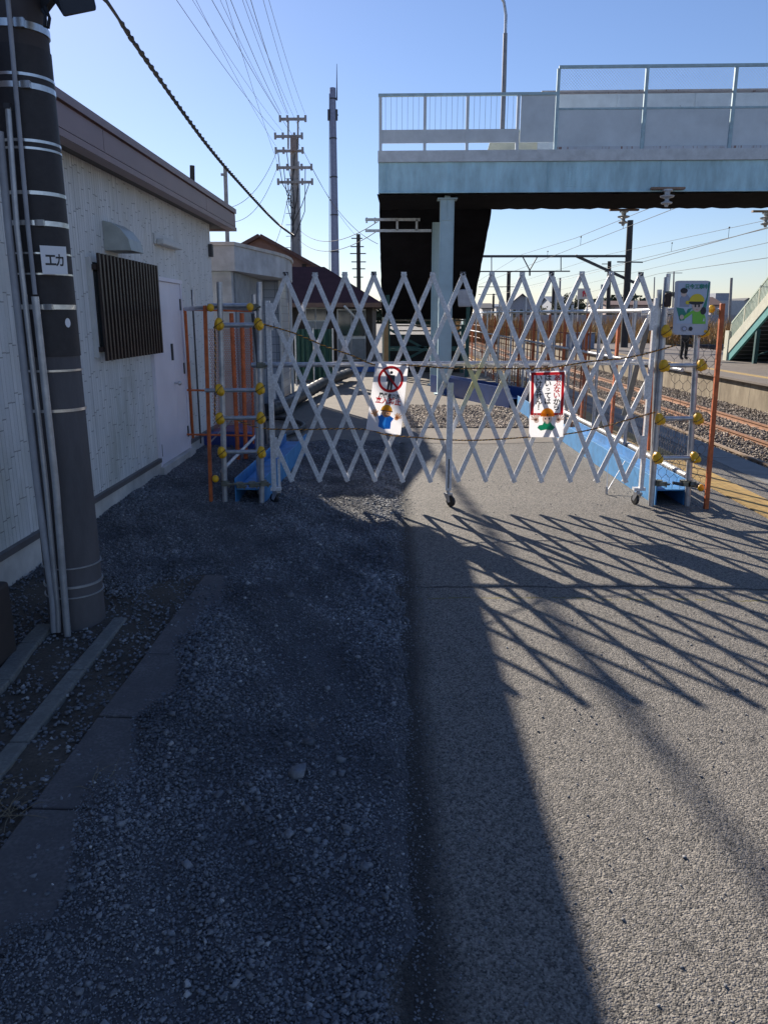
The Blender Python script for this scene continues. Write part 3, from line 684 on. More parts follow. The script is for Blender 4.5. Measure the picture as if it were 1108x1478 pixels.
# ------------------------------------------------------------------ signs
def disc(u, v, ru, rv, n=24, a0=0, a1=2 * math.pi):
    full = abs(a1 - a0 - 2 * math.pi) < 1e-6
    k = n if full else n + 1
    return [(u + ru * math.cos(a0 + (a1 - a0) * i / n), v + rv * math.sin(a0 + (a1 - a0) * i / n)) for i in range(k)]
class Sign:
    def __init__(s, TL, TR, BR, BL, W, Hh, curve=0.0):
        s.c = [Vector(p) for p in (TL, TR, BR, BL)]; s.W = W; s.H = Hh; s.mb = MB(); s.lay = 0; s.curve = curve
        s.n = (s.c[1] - s.c[0]).cross(s.c[3] - s.c[0]).normalized()
        if s.n.y > 0: s.n = -s.n
    def P(s, u, v, d):      # u 0..W, v 0..H from bottom-left
        a = u / s.W; b_ = v / s.H; p = (s.c[3] * (1 - a) + s.c[2] * a) * (1 - b_) + (s.c[0] * (1 - a) + s.c[1] * a) * b_
        return p + s.n * (d + s.curve * math.sin(a * math.pi) + s.curve * .6 * math.sin(b_ * 5))
    def poly(s, pts, m, lift=True):
        if lift: s.lay += 1
        d = .0004 * s.lay + .0006
        s.mb.add([s.P(u, v, d) for u, v in pts], [tuple(range(len(pts)))], m)
    def grid(s, u0, u1, v0, v1, m, d, n=8):
        vs = [s.P(u0 + (u1 - u0) * i / n, v0 + (v1 - v0) * j / n, d) for j in range(n + 1) for i in range(n + 1)]
        s.mb.add(vs, [(j * (n + 1) + i, j * (n + 1) + i + 1, (j + 1) * (n + 1) + i + 1, (j + 1) * (n + 1) + i) for j in range(n) for i in range(n)], m)
    def ring(s, u, v, r0, r1, m, n=36):
        s.lay += 1; d = .0004 * s.lay + .0006
        vs = [s.P(u + r * math.cos(2 * math.pi * k / n), v + r * math.sin(2 * math.pi * k / n), d) for r in (r0, r1) for k in range(n)]
        s.mb.add(vs, [(k, (k + 1) % n, n + (k + 1) % n, n + k) for k in range(n)], m)
    def text(s, body, u, v, size, m, bold=.0, sx=1.0):
        s.lay += 1; d = .0004 * s.lay + .0006; tv, tf = text_geo(body, size, bold * size)
        s.mb.add([s.P(u + a * sx, v + b_, d) for a, b_ in tv], tf, m)
RED = flat('ink_red', (.62, .02, .03)); BLK = flat('ink_dark', (.02, .02, .03), .15); SKIN = flat('ink_skin', (.80, .45, .24)); HELM = flat('ink_helmet_orange', (.85, .42, .02))
BLU = flat('ink_blue', (.03, .25, .72)); LBL = flat('ink_light_blue', (.10, .50, .85)); GRN = flat('ink_green', (.01, .30, .15)); ORG_ = flat('ink_orange', (.90, .30, .01)); PSK = flat('ink_pale_skin', (.80, .62, .52))
LIME = flat('ink_lime', (.18, .52, .05), 0); TGR = flat('ink_teal', (.01, .22, .16), 0); YLW = flat('ink_yellow', (.70, .55, .02), 0); LIL = flat('ink_lilac', (.42, .45, .62), 0); GRY = flat('ink_grey', (.20, .22, .28), 0); FACE = flat('ink_face', (.62, .46, .40), 0)
HSH = flat('ink_shirt_grey', (.28, .31, .42), 0)
def hand(s, u, v, sc, m, tilt):
    s.poly(disc(u, v, .018 * sc, .018 * sc, 14), m)
    for k in range(5):
        a = tilt + (k - 2) * .42; L = (.042, .048, .05, .046, .036)[k] * sc
        d = (math.cos(a), math.sin(a)); q = (-d[1], d[0]); w_ = .0055 * sc
        s.poly([(u + q[0] * w_, v + q[1] * w_), (u + d[0] * L + q[0] * w_, v + d[1] * L + q[1] * w_), (u + d[0] * (L + w_), v + d[1] * (L + w_)), (u + d[0] * L - q[0] * w_, v + d[1] * L - q[1] * w_), (u - q[0] * w_, v - q[1] * w_)], m, lift=(k == 0))
SY = GY - .085
# name plate strapped to the thick pole
s = Sign(at(57.5, 354, PY - .172), at(95.5, 356, PY - .125), at(98.5, 396, PY - .125), at(62, 395.5, PY - .172), .165, .18, 0)
s.grid(0, .165, 0, .18, PLW, 0, 2); s.mb.prism([s.P(0, 0, -.001), s.P(.165, 0, -.001), s.P(.165, .18, -.001), s.P(0, .18, -.001)], s.n * -.003, PLW)
s.text('エ', .060, .090, .098, INK, .025, .80); s.text('カ', .118, .090, .090, INK, .025, .72)
s.mb.build('name_plate', PLW, P0)
# sign 1
s = Sign(at(542, 524, SY), at(589, 528, SY), at(578, 628, SY), at(528, 620, SY), .30, .60, 0)
s.grid(0, .3, 0, .6, WHITEPL, 0)
cu, cv = .155, .472
s.poly(disc(cu, cv + .058, .0135, .0135), BLK)
s.poly([(cu - .036, cv + .038), (cu + .036, cv + .038), (cu + .036, cv - .02), (cu + .024, cv - .02), (cu + .024, cv + .02), (cu + .022, cv - .095), (cu + .003, cv - .095), (cu + .001, cv - .02), (cu - .003, cv - .095), (cu - .022, cv - .095), (cu - .024, cv + .02), (cu - .024, cv - .02), (cu - .036, cv - .02)], BLK)
a = math.pi * .75; d = (math.cos(a) * .098, math.sin(a) * .098); q = (-math.sin(a) * .010, math.cos(a) * .010)
s.poly([(cu + d[0] + q[0], cv + d[1] + q[1]), (cu + d[0] - q[0], cv + d[1] - q[1]), (cu - d[0] - q[0], cv - d[1] - q[1]), (cu - d[0] + q[0], cv - d[1] + q[1])], RED)
s.ring(cu, cv, .093, .116, RED)
s.text('関係者以外', .166, .327, .045, BLK, .035, .84); s.text('立入禁止', .158, .282, .062, RED, .03, .92)
s.poly([(.10, .045), (.10, .10), (.085, .135), (.12, .155), (.15, .16), (.19, .155), (.225, .135), (.205, .10), (.205, .04), (.15, .030)], BLU)
s.poly([(.158, .034), (.158, .157), (.19, .155), (.225, .135), (.205, .10), (.205, .04)], LBL)
hand(s, .062, .145, 1.0, SKIN, 2.0); hand(s, .248, .140, 1.0, SKIN, 1.1)
s.poly(disc(.155, .178, .040, .042), SKIN); s.poly(disc(.155, .196, .049, .052, 20, 0, math.pi) , HELM)
s.poly([(.100, .196), (.210, .196), (.205, .188), (.105, .188)], BLK); 
for q in (.142, .168): s.poly(disc(q, .172, .0045, .008, 10), BLK)
s.poly([(.14, .153), (.17, .153), (.163, .146), (.147, .146)], RED)
tag(s.mb.build('warning_sign', WHITEPL, org=at(558, 625, SY)), 'white tilted no entry notice with red prohibition circle and worker in blue', 'sign')
# sign 2
s = Sign(at(764, 536, SY), at(816, 535, SY), at(812, 631, SY), at(763, 631, SY), .30, .58, 0)
s.grid(0, .3, 0, .58, WHITEPL, 0)
for r_ in ((.012, .30, .545, .57), (.012, .285, .195, .215)): s.poly([(r_[0], r_[2]), (.292, r_[2]), (.292, r_[3]), (r_[0], r_[3])], RED)
s.poly([(.012, .2), (.037, .2), (.037, .57), (.012, .57)], RED); s.poly([(.268, .2), (.292, .2), (.292, .57), (.268, .57)], RED)
def vcol(s, txt, u, v0, st, size, mfun, sx=1.0):
    for i, ch in enumerate(txt): s.text(ch, u, v0 - st * i, size * (.72 if ch == 'っ' else 1), mfun(i), .028, sx)
vcol(s, 'あぶないから', .232, .522, .051, .060, lambda i: RED if i < 4 else BLK)
vcol(s, 'はいっては', .155, .522, .051, .060, lambda i: BLK)
vcol(s, 'いけません！', .078, .522, .051, .060, lambda i: BLK)
s.poly([(.07, .085), (.085, .108), (.115, .112), (.13, .145), (.155, .118), (.175, .145), (.20, .11), (.225, .09), (.20, .062), (.15, .07), (.10, .060)], GRN)
s.poly(disc(.155, .165, .042, .045), PSK)
hand(s, .062, .150, 1.25, PSK, 2.0); hand(s, .248, .150, 1.25, PSK, 1.1)
s.poly(disc(.155, .185, .062, .075, 20, 0, math.pi), ORG_); s.poly(disc(.155, .20, .007, .007, 10), BLK)
for q in (.139, .171): s.poly(disc(q, .166, .006, .009, 10), BLK)
tag(s.mb.build('warning_sign', WHITEPL, org=at(790, 630, SY)), 'white notice with red border, black vertical writing and orange helmeted figure', 'sign')
MB().bar(at(762, 534, SY + .01), at(818, 534, SY + .01), .01, .02).build('sign_batten', mat('cardboard', (.22, .15, .11), .8), bpy.data.objects['warning_sign.001']) if False else None
# sign 3, phone-shaped panel (faces the camera, tied to the scaffold)
SZ = GY - .12
TL, TR, BR, BL = at(974, 405, SZ), at(1025, 405, SZ), at(1020, 484, SZ), at(970, 483, SZ)
s = Sign(TL, TR, BR, BL, .33, .50, 0)
BRD = flat('sign_panel_lilac', (.52, .54, .62), .12)
def rrect(u0, u1, v0, v1, r):
    o = []
    for cx, cy, a0 in ((u1 - r, v1 - r * .3, 0), (u0 + r, v1 - r * .3, 90), (u0 + r, v0 + r, 180), (u1 - r, v0 + r, 270)):
        rr_ = r
        for k in range(6):
            t = R(a0 + 18 * k); o.append((cx + rr_ * math.cos(t), cy + (rr_ * .3 if a0 < 180 else rr_) * math.sin(t)))
    return o
pts = rrect(0, .33, 0, .5, .045)
f_ = [s.P(u, v, 0) for u, v in pts]; s.mb.prism(f_, s.n * -.006, BRD)
s.poly([(.03, .105), (.315, .105), (.315, .48), (.03, .48)], flat('sign_sky', (.50, .58, .72), .1))
s.poly([(.31, .485), (.345 - .02, .485), (.30, .23), (.27, .26), (.30, .35)], TGR)
s.poly([(.02, .255), (.09, .245), (.115, .20), (.13, .24), (.17, .25), (.10, .135), (.06, .13)], TGR)
s.poly([(.05, .26), (.05, .34), (.075, .375), (.12, .375), (.15, .33), (.14, .26)], HSH)
s.poly(disc(.085, .385, .027, .034), FACE); s.poly(disc(.085, .408, .034, .026), BLK); s.poly(disc(.125, .30, .02, .018), YLW)
s.poly([(.18, .105), (.175, .20), (.15, .18), (.10, .145), (.085, .165), (.14, .21), (.19, .235), (.23, .24), (.27, .225), (.30, .17), (.305, .105)], LIME)
s.poly(disc(.275, .225, .028, .035), BLK); s.poly(disc(.215, .27, .047, .055), FACE)
s.poly(disc(.205, .30, .07, .02), BLK); s.poly(disc(.21, .31, .072, .07, 20, 0, math.pi), YLW)
for q in (.198, .232): s.poly(disc(q, .27, .009, .014, 12), BLK)
s.poly([(.205, .237), (.222, .237), (.213, .232)], RED); s.poly(disc(.075, .165, .02, .022), FACE)
s.poly([(.275, .13), (.285, .165), (.292, .13)], flat('sign_white', (.7, .7, .75), 0))
s.text('只今工事中', .20, .447, .047, TGR, .035, .95)
s.poly(disc(.105, .058, .026, .024), GRY); s.poly(disc(.165, .058, .018, .02), BLK); s.poly(disc(.105, .058, .016, .014), LIL)
o = s.mb.build('construction_sign', BRD, org=BL)
tag(o, 'phone shaped works notice with green clothed figure in yellow helmet, on the right scaffold', 'sign')

# ------------------------------------------------------------------ scaffold frames beside the gate
def cover(par, p, ax=0):
    mb = MB(); rot = Euler((random.uniform(-.2, .2), random.uniform(-.25, .25), random.uniform(-.3, .3))).to_matrix()
    mb.blob(p, .037, .045, .054, YEL, 10, 6, rot, .07)
    mb.blob(Vector(p) + Vector((.022, -.018, -.012)),   .026, .030, .032, YEL, 8, 6, rot, .08)
    c = mb.build('joint_cover', YEL, par, smooth=True)
    pts = [Vector(p) + rot @ Vector((.040 * math.cos(t), -.02 + .042 * math.sin(t), .040 * math.cos(t) * .8)) for t in [k * math.pi / 8 for k in range(17)]]
    MB().tube(pts, .0028, 5).build('tie_strap', RUBBER, c)
def cap(par, p): 
    MB().blob(p, .030, .030, .033, YEL, 12, 8).build('end_cap', YEL, par, smooth=True)
def clamp(par, p, rad=.0243):
    p = Vector(p); mb = MB(); mb.tube([p - Vector((0, 0, .025)), p + Vector((0, 0, .025))], rad + .007, 10); mb.box(p.x - .012, p.x + .05, p.y - .052, p.y - .028, p.z - .018, p.z + .018)
    mb.tube([p + Vector((.04, -.06, 0)), p + Vector((.075, -.06, 0))], .010, 6); mb.tube([p + Vector((.05, -.045, .02)), p + Vector((.05, -.045, -.03))], .007, 6)
    mb.build('clamp', mat('clamp_steel', (.20, .20, .16), .5, .4, var=.4, scale=20), par)
def tubev(par, px0, py0, base, Y, r, m, nm='pole'):
    p = at(px0, py0, Y); q = Vector((base.x, base.y, 0)); return MB().tube([q, p], r, 14).build(nm, m, par, smooth=True)
SL = thing('scaffold_tower', (-1.3, 6.6, 0), 'left scaffold pipe frame with yellow joint covers beside the gate', 'scaffold')
Yl = 6.58
b1 = at(325, 729, Yl); b2 = at(378, 728, Yl)
tubev(SL, 317, 407, b1, Yl, .0243, GALV); tubev(SL, 374, 407, b2, Yl, .0243, GALV)
tubev(SL, 366, 425, at(374, 715, Yl + .35), Yl + .35, .018, GALV); 
for y_, xa, xb in ((469, 316, 374), (563, 318, 376), (603, 318, 376), (652, 320, 377)):
    p = at(xa - (22 if y_ == 563 else 0), y_ + .5, Yl - .045); q = at(xb, y_, Yl - .045); MB().tube([p, q], .0175 if y_ != 469 else .020, 12).build('rung', GALV, SL, smooth=True)
for a_, b_ in ((316, 468), (373, 468), (317, 563), (375, 561), (317, 604), (376, 603), (320, 653), (377, 653)): cover(SL, at(a_, b_, Yl - .06))
MB().tube([at(268, 446, 8.0), at(320, 443, 6.75), at(372, 446, 6.62)], .02, 12).build('rail', GALV, SL, smooth=True)
MB().tube([at(300, 441, 6.62), at(362, 441, 6.62)], .018, 12).build('rail', GALV, SL, smooth=True)
for a_, b_ in ((304, 444), (361, 443), (311, 691)): cap(SL, at(a_, b_, Yl - .05))
for a_, b_ in ((375, 527), (365, 443), (324, 697), (346, 700), (364, 699), (380, 697)): clamp(SL, at(a_, b_, Yl))
MB().tube([at(300, 448, 6.72), at(300, 441, 6.72)], .02, 8).build('clamp', DSTEEL, SL)
MB().tube([at(330, 699, Yl - .03), at(384, 697, Yl - .03)], .011, 8).build('coupler', mat('clamp_steel', (.2, .2, .16)), SL)
# diagonal brace pipe
MB().tube([at(365, 452, 6.7), at(385, 640, 6.95)], .016, 10).build('brace', mat('dull_pipe', (.12, .13, .15), .5, .5), SL, smooth=True)
MB().tube([at(320, 680, 6.65), at(380, 618, 8.6)], .016, 10).build('brace', GALV, SL, smooth=True)

def orange_post(p, q, w, label, grp='orange painted posts at the works barrier'):
    mb = MB(); mb.bar(p, q, w, w, up=(0, 1, 0)); o = mb.build('orange_post', ORANGE, org=(p.x, p.y, 0), bevel=.004)
    tag(o, label, 'post', grp)
orange_post(at(305, 731, 6.56), at(296, 441, 6.56), .029, 'tall orange square post left of the left scaffold frame')
orange_post(at(1018, 735, 6.50), at(1042, 438, 6.50), .036, 'leaning orange brown post at the right end of the right scaffold')
# orange barrier panel behind the left scaffold
OB = thing('barrier_panel', (-2.2, 8.5, 0), 'orange framed mesh barrier panels behind the left scaffold frame', 'barrier')
Yo = 8.6
bar_ = lambda nm, p, q, r, m=ORANGE: MB().tube([p, q], r, 8).build(nm, m, OB, smooth=True)
bar_('frame', at(267, 445, 8.5), at(280, 655, 8.9), .017)
bar_('frame', at(334, 452, Yo), Vector((at(344, 670, Yo).x, Yo, .02)), .024)
bar_('frame', at(349, 452, Yo), Vector((at(355, 660, Yo).x, Yo, .05)), .024)
for y_ in (447, 563, 627): bar_('frame', at(270, y_, 8.5), at(365, y_ + 2, Yo), .011)
bar_('frame', at(362, 470, Yo + .3), at(366, 640, Yo + .3), .012)
bar_('diagonal', at(302, 640, Yo), at(364, 575, Yo + .1), .009, GALV)
p = [at(310, 452, Yo + .06), at(368, 454, Yo + .06), at(368, 622, Yo + .06), at(310, 624, Yo + .06)]

p_mesh = p
bar_('rod', at(277, 418, 8.7), at(290, 640, 8.7), .010, DSTEEL); bar_('rod', at(279, 418, 8.69), at(279.5, 446, 8.69), .014, GALV)
# blue tarp folded under it
mb = MB(); p = [at(291, 655, 9.3), at(366, 650, 9.3), at(368, 627, 9.3), at(330, 622, 9.3), at(292, 630, 9.3)]
mb.prism(p, (0, .7, 0)); tag(mb.build('tarp', mat('blue_tarp', (.03, .06, .25), .5, bmp=.6, bscale=9), org=(-2, 9.3, 0)), 'dark blue tarp bundle on the ground under the orange barrier', 'tarp')

SR = thing('scaffold_tower', (2.4, 6.6, 0), 'right scaffold pipe frame with yellow joint covers carrying the works notice', 'scaffold')
Yr = 6.60
mb = MB(); q = at(939, 728, Yr); p = at(962, 400, Yr)
MB().tube([Vector((q.x, Yr, 0)), p], .0243, 14).build('pole', GALV, SR, smooth=True)
q = at(941, 726, Yr + .04)
mb = MB(); mb.bar(Vector((q.x - .02, Yr + .03, .02)), at(951, 418, Yr + .03), .032, .03, up=(0, 1, 0)); mb.build('channel_post', GALV, SR)
q = at(991, 729, Yr); MB().tube([Vector((q.x, Yr, 0)), at(1008, 440, Yr)], .0243, 14).build('pole', GALV, SR, smooth=True)
for y_, xa, xb in ((480, 955, 1010), (527.5, 956, 1010), (604, 950, 1006), (661, 944, 1001)):
    MB().tube([at(xa, y_, Yr - .045), at(xb, y_ - .5, Yr - .045)], .0185, 12).build('rung', GALV, SR, smooth=True)
for a_, b_ in ((960, 478), (1014, 478), (957, 528), (1011, 527), (951, 605), (1006, 604), (948, 661), (1002, 660)): cover(SR, at(a_, b_, Yr - .06))
for a_, b_ in ((1026, 446), (1011, 704)): cap(SR, at(a_, b_, Yr - .02))
for a_, b_ in ((962, 425), (950, 697), (985, 697), (992, 697)): clamp(SR, at(a_, b_, Yr))
MB().tube([at(970, 697, Yr - .03), at(1006, 702, Yr - .03)], .014, 8).build('coupler', DSTEEL, SR)
MB().tube([at(1026, 446, Yr), at(1038, 446, 6.52)], .008, 8).build('bolt', GALV, SR)
MB().tube([at(925, 452, Yr + .12), at(1010, 446, Yr + .02)], .024, 12).build('rail', GALV, SR, smooth=True)
orange_post(at(936, 650, 7.3), at(943, 455, 7.3), .034, 'orange post directly behind the right end of the lattice gate')
MB().bar(at(900, 600, 7.4), at(942, 440, 7.4), .05, .01, up=(0, 1, 0)).build('brace_plank', mat('grey_plank', (.16, .17, .16), .8), SR)
# padlock / dark fittings
mb = MB(); mb.box(*[c for c in ()]) if 0 else None
p = at(963, 432, Yr - .05); MB().box(p.x - .028, p.x + .028, p.y - .02, p.y + .02, p.z - .06, p.z + .05).build('clamp_bundle', mat('rusty_clamp', (.05, .028, .022), .7), SR, bevel=.012)

# ------------------------------------------------------------------ blue H beams
def hbeam(p, q, w, h, label, web=.45, name='steel_beam', mm=None):
    p = Vector(p); q = Vector(q); d = (q - p).normalized(); sd = d.cross(Vector((0, 0, 1))).normalized()
    mb = MB(); t = .012
    for s_ in (-1, 1): mb.prism([p + sd * (s_ * w / 2 - t / 2), p + sd * (s_ * w / 2 + t / 2), p + sd * (s_ * w / 2 + t / 2) + Vector((0, 0, h)), p + sd * (s_ * w / 2 - t / 2) + Vector((0, 0, h))], q - p)
    z = h * web; a = -w / 2 + t / 2 + .001; b_ = -a
    d2 = d * .004
    mb.prism([p + d2 + sd * a + Vector((0, 0, z)), p + d2 + sd * b_ + Vector((0, 0, z)), p + d2 + sd * b_ + Vector((0, 0, z + t)), p + d2 + sd * a + Vector((0, 0, z + t))], q - p - 2 * d2)
    o = mb.build(name, mm or BLUE, org=p, bevel=.003); return tag(o, label, 'steel beam', 'blue painted steel beams weighing down the barriers')
hbeam((-1.275, 6.60, .0), (-1.20, 9.3, .0), .25, .235, 'blue steel beam lying along the path under the left scaffold', .55)
hbeam((2.42, 6.62, .0), (2.36, 10.6, .0), .25, .235, 'light blue steel beam lying along the path under the right scaffold', .55)
BLUED = mat('deep_blue_paint', (.012, .06, .24), .35, 0, var=.2, bmp=.05)
hbeam((2.2, 13.9, .0), (0.95, 17.4, .0), .32, .38, 'dark blue steel beam farther along, slanting towards the bridge stairs', .5, mm=BLUED)
hbeam((2.30, 11.6, .0), (2.28, 13.6, .0), .25, .28, 'short blue steel beam behind the right notice', .55)
tag(MB().tube([(2.60, 6.75, .235), (2.58, 10.2, .235), (2.5, 13, .235)], .030, 12).build('ground_pipe', mat('white_pipe', (.62, .60, .57), .4, .2), org=(2.6, 6.8, 0), smooth=True), 'pale pipe lying low along the right fence above the blue beam', 'pipe')
# small tie-down stake with wires near the right beam
mb = MB(); a_ = Vector((1.98, 7.05, .02))
mb.tube([a_, (2.22, 7.35, .26)], .004, 5); mb.tube([a_, (2.10, 7.5, .3)], .003, 5); mb.tube([a_ + Vector((0, 0, -.02)), a_ + Vector((0, 0, .05))], .012, 8)
tag(mb.build('tie_stake', GALV, org=a_), 'small white stake with thin guy wires beside the right blue beam', 'stake')

# ------------------------------------------------------------------ pipe fence along the track
FN = thing('pipe_fence', (2.52, 7, 0), 'steel pipe fence with orange posts and hexagon netting along the track', 'fence')
XF = 2.55
for i, yy in enumerate([7.55, 8.5, 9.9, 11.5, 12.7, 14.1, 15.6, 17.4, 19.5, 22, 25, 28]):
    MB().tube([(XF, yy, 0), (XF, yy, 2.0 if i % 2 == 0 else 1.78)], .0215, 10).build('pole', GALV, FN, smooth=True)
for i, yy in enumerate([7.95, 9.2, 10.7, 12.1, 13.3, 14.8, 16.4, 18.4, 20.6, 23.3, 26.5]):
    MB().box(XF + .02, XF + .05, yy - .03, yy + .03, 0, 1.66).build('orange_upright', ORANGE, FN)
MB().tube([(XF, 6.75, 1.665), (XF, 29, 1.78)], .024, 12).build('rail', mat('bright_pipe', (.66, .66, .66), .32, .6, bmp=.05), FN, smooth=True)
MB().tube([(XF + .01, 7.0, 1.15), (XF + .01, 29, 1.2)], .017, 10).build('rail', GALV, FN, smooth=True)
MB().tube([(XF + .01, 7.0, .15), (XF + .01, 29, .2)], .012, 8).build('rail', mat('pale_rust_pipe', (.42, .30, .20), .6), FN, smooth=True)
def hexnet(par, O, U, V, nu, nv, s_, r, m, nm='hexagon_netting'):
    """hexagon wire netting: elongated cells twisted out of two wires"""
    mb = MB(); O = Vector(O); U = Vector(U); V = Vector(V); dn = U.cross(V).normalized()
    done = set()
    def seg(a, b_):
        k = tuple(sorted((a, b_)))
        if k in done: return
        done.add(k); p = O + U * a[0] * s_ / 4 + V * a[1] * s_ / 4; q = O + U * b_[0] * s_ / 4 + V * b_[1] * s_ / 4
        d = (q - p).normalized(); sd = d.cross(dn) * r
        mb.add([p - sd, p + dn * r, p + sd, q - sd, q + dn * r, q + sd], [(0, 1, 4, 3), (1, 2, 5, 4), (2, 0, 3, 5)])
    for j in range(nv):
        for i in range(nu):
            x = i * 4 + (2 if j % 2 else 0); y = j * 4
            seg((x, y), (x, y + 3)) if 0 else None
            A = (x, y + 1); Bq = (x, y + 3); C = (x + 2, y + 4); D = (x - 2, y + 4)
            seg(A, Bq); seg(Bq, (x + 2, y + 5)) ; seg(Bq, (x - 2, y + 5))
    return mb.build(nm, m, par)
hexnet_later = 1
NETW = mat('netting_wire', (.16, .14, .14), .5, .4, bmp=0)
hexnet(FN, (XF + .005, 6.7, .04), (0, 1, 0), (0, 0, 1), 118, 11, .07, .0018, NETW)
hexnet(OB, p_mesh[3], (1, 0, 0), (0, 0, 1), 25, 57, .02, .0026, mat('orange_net_wire', (.50, .16, .10), .6, bmp=0), 'mesh_sheet')
hexnet(SR, (2.30, Yr + .05, .12), (1, 0, .0), (0.05, 0, 1), 6, 19, .068, .0018, NETW)
# dense dark net on the lower half further along
mb = MB()
# thin orange rods of works barriers (repeating inside the fence)
for yy in np.arange(10.6, 30, .38): mb.tube([(XF + .06, float(yy), .0), (XF + .06, float(yy), 1.55)], .012, 5)
for z_ in (.25, .62, 1.0, 1.38): mb.tube([(XF + .06, 10.6, z_), (XF + .06, 30, z_)], .009, 4)
mb.build('barrier_rods', mat('rusty_orange', (.38, .13, .05), .6, bmp=0), FN)

# hoses on the ground beyond the gate
def hose(pts, r, label):
    C = []
    P = [Vector(p) for p in pts]
    for i in range(len(P) - 1):
        p0 = P[max(i - 1, 0)]; p1 = P[i]; p2 = P[i + 1]; p3 = P[min(i + 2, len(P) - 1)]; n = 14
        for k in range(n):
            t = k / n; C.append(.5 * ((2 * p1) + (-p0 + p2) * t + (2 * p0 - 5 * p1 + 4 * p2 - p3) * t * t + (-p0 + 3 * p1 - 3 * p2 + p3) * t ** 3))
    C.append(P[-1]); tag(MB().tube(C, [r * (1 + .06 * math.sin(i * 2.1)) for i in range(len(C))], 12).build('hose', HOSE, org=P[0], smooth=True), label, 'hose', 'black hoses on the ground beyond the gate')
hose([(-2.1, 12.6, .12), (-1.9, 13.6, .14), (-1.75, 15.5, .16), (-1.55, 17.6, .2), (-1.2, 20.5, .2)], .12, 'thick black corrugated drain hose running along the tiled wall')
hose([(-1.9, 9.4, .05), (-1.5, 10.4, .05), (-1.35, 11.4, .05), (-1.8, 12.2, .05), (-2.2, 12.0, .06)], .035, 'thin curled black hose behind the left scaffold')

# ------------------------------------------------------------------ concrete canopy building
CB = thing('shelter', (-2.6, 13, 0), 'low concrete building with curved parapet and pale tiled wall', 'building')
def arc(z, off=0): 
    return [(-9, 11.75 - off, z), (-2.34 + off * .3, 11.75 - off, z), (-2.27 + off, 12.15, z), (-2.16 + off, 12.75, z), (-2.03 + off, 13.4, z), (-1.94 + off, 14.1, z), (-1.93 + off, 14.8, z), (-2.0 + off, 15.6, z), (-2.2 + off, 16.4, z), (-2.6, 16.8, z), (-9, 17, z)]
MB().prism(arc(2.27, .0), (0, 0, .35)).build('parapet', TILEW, CB)
MB().prism(arc(2.622, .03), (0, 0, .05)).build('parapet_cap', CONCL, CB)
MB().box(-9, -2.42, 11.83, 15.9, 0, 2.268).build('wall', TILEW, CB)
m_, nt_, b__ = new_mat('wall_tiles'); br = node(nt_, 'TexBrick'); br.offset = 0; sxx = node(nt_, 'SeparateXYZ'); tcc = node(nt_, 'TexCoord'); cbb = node(nt_, 'CombineXYZ')
nt_.links.new(tcc.outputs['Object'], sxx.inputs[0]); nt_.links.new(mth(nt_, 'ADD', sxx.outputs[1], sxx.outputs[0]), cbb.inputs[0]); nt_.links.new(sxx.outputs[2], cbb.inputs[1]); nt_.links.new(cbb.outputs[0], br.inputs['Vector'])
br.inputs['Color1'].default_value = (.30, .34, .40, 1); br.inputs['Color2'].default_value = (.36, .39, .44, 1); br.inputs['Mortar'].default_value = (.16, .18, .21, 1)
br.inputs['Scale'].default_value = 1; br.inputs['Mortar Size'].default_value = .006; br.inputs['Brick Width'].default_value = .2; br.inputs['Row Height'].default_value = .14
nt_.links.new(br.outputs[0], b__.inputs['Base Color']); b__.inputs['Roughness'].default_value = .35
MB().box(-2.46, -2.13, 14.6, 15.9, 0, 2.262).build('tile_wall', m_, CB)
MB().box(-2.12, -2.07, 15.9, 15.98, 0, 2.262).build('frame_post', WHITEP, CB)
MB().box(-2.128, -2.09, 14.55, 14.63, 0, 2.262).build('frame_post', WHITEP, CB)
MB().box(-2.415, -2.39, 12.0, 14.4, 0, 2.26).build('side_panel', mat('side_panel', (.27, .30, .33), .6), CB)

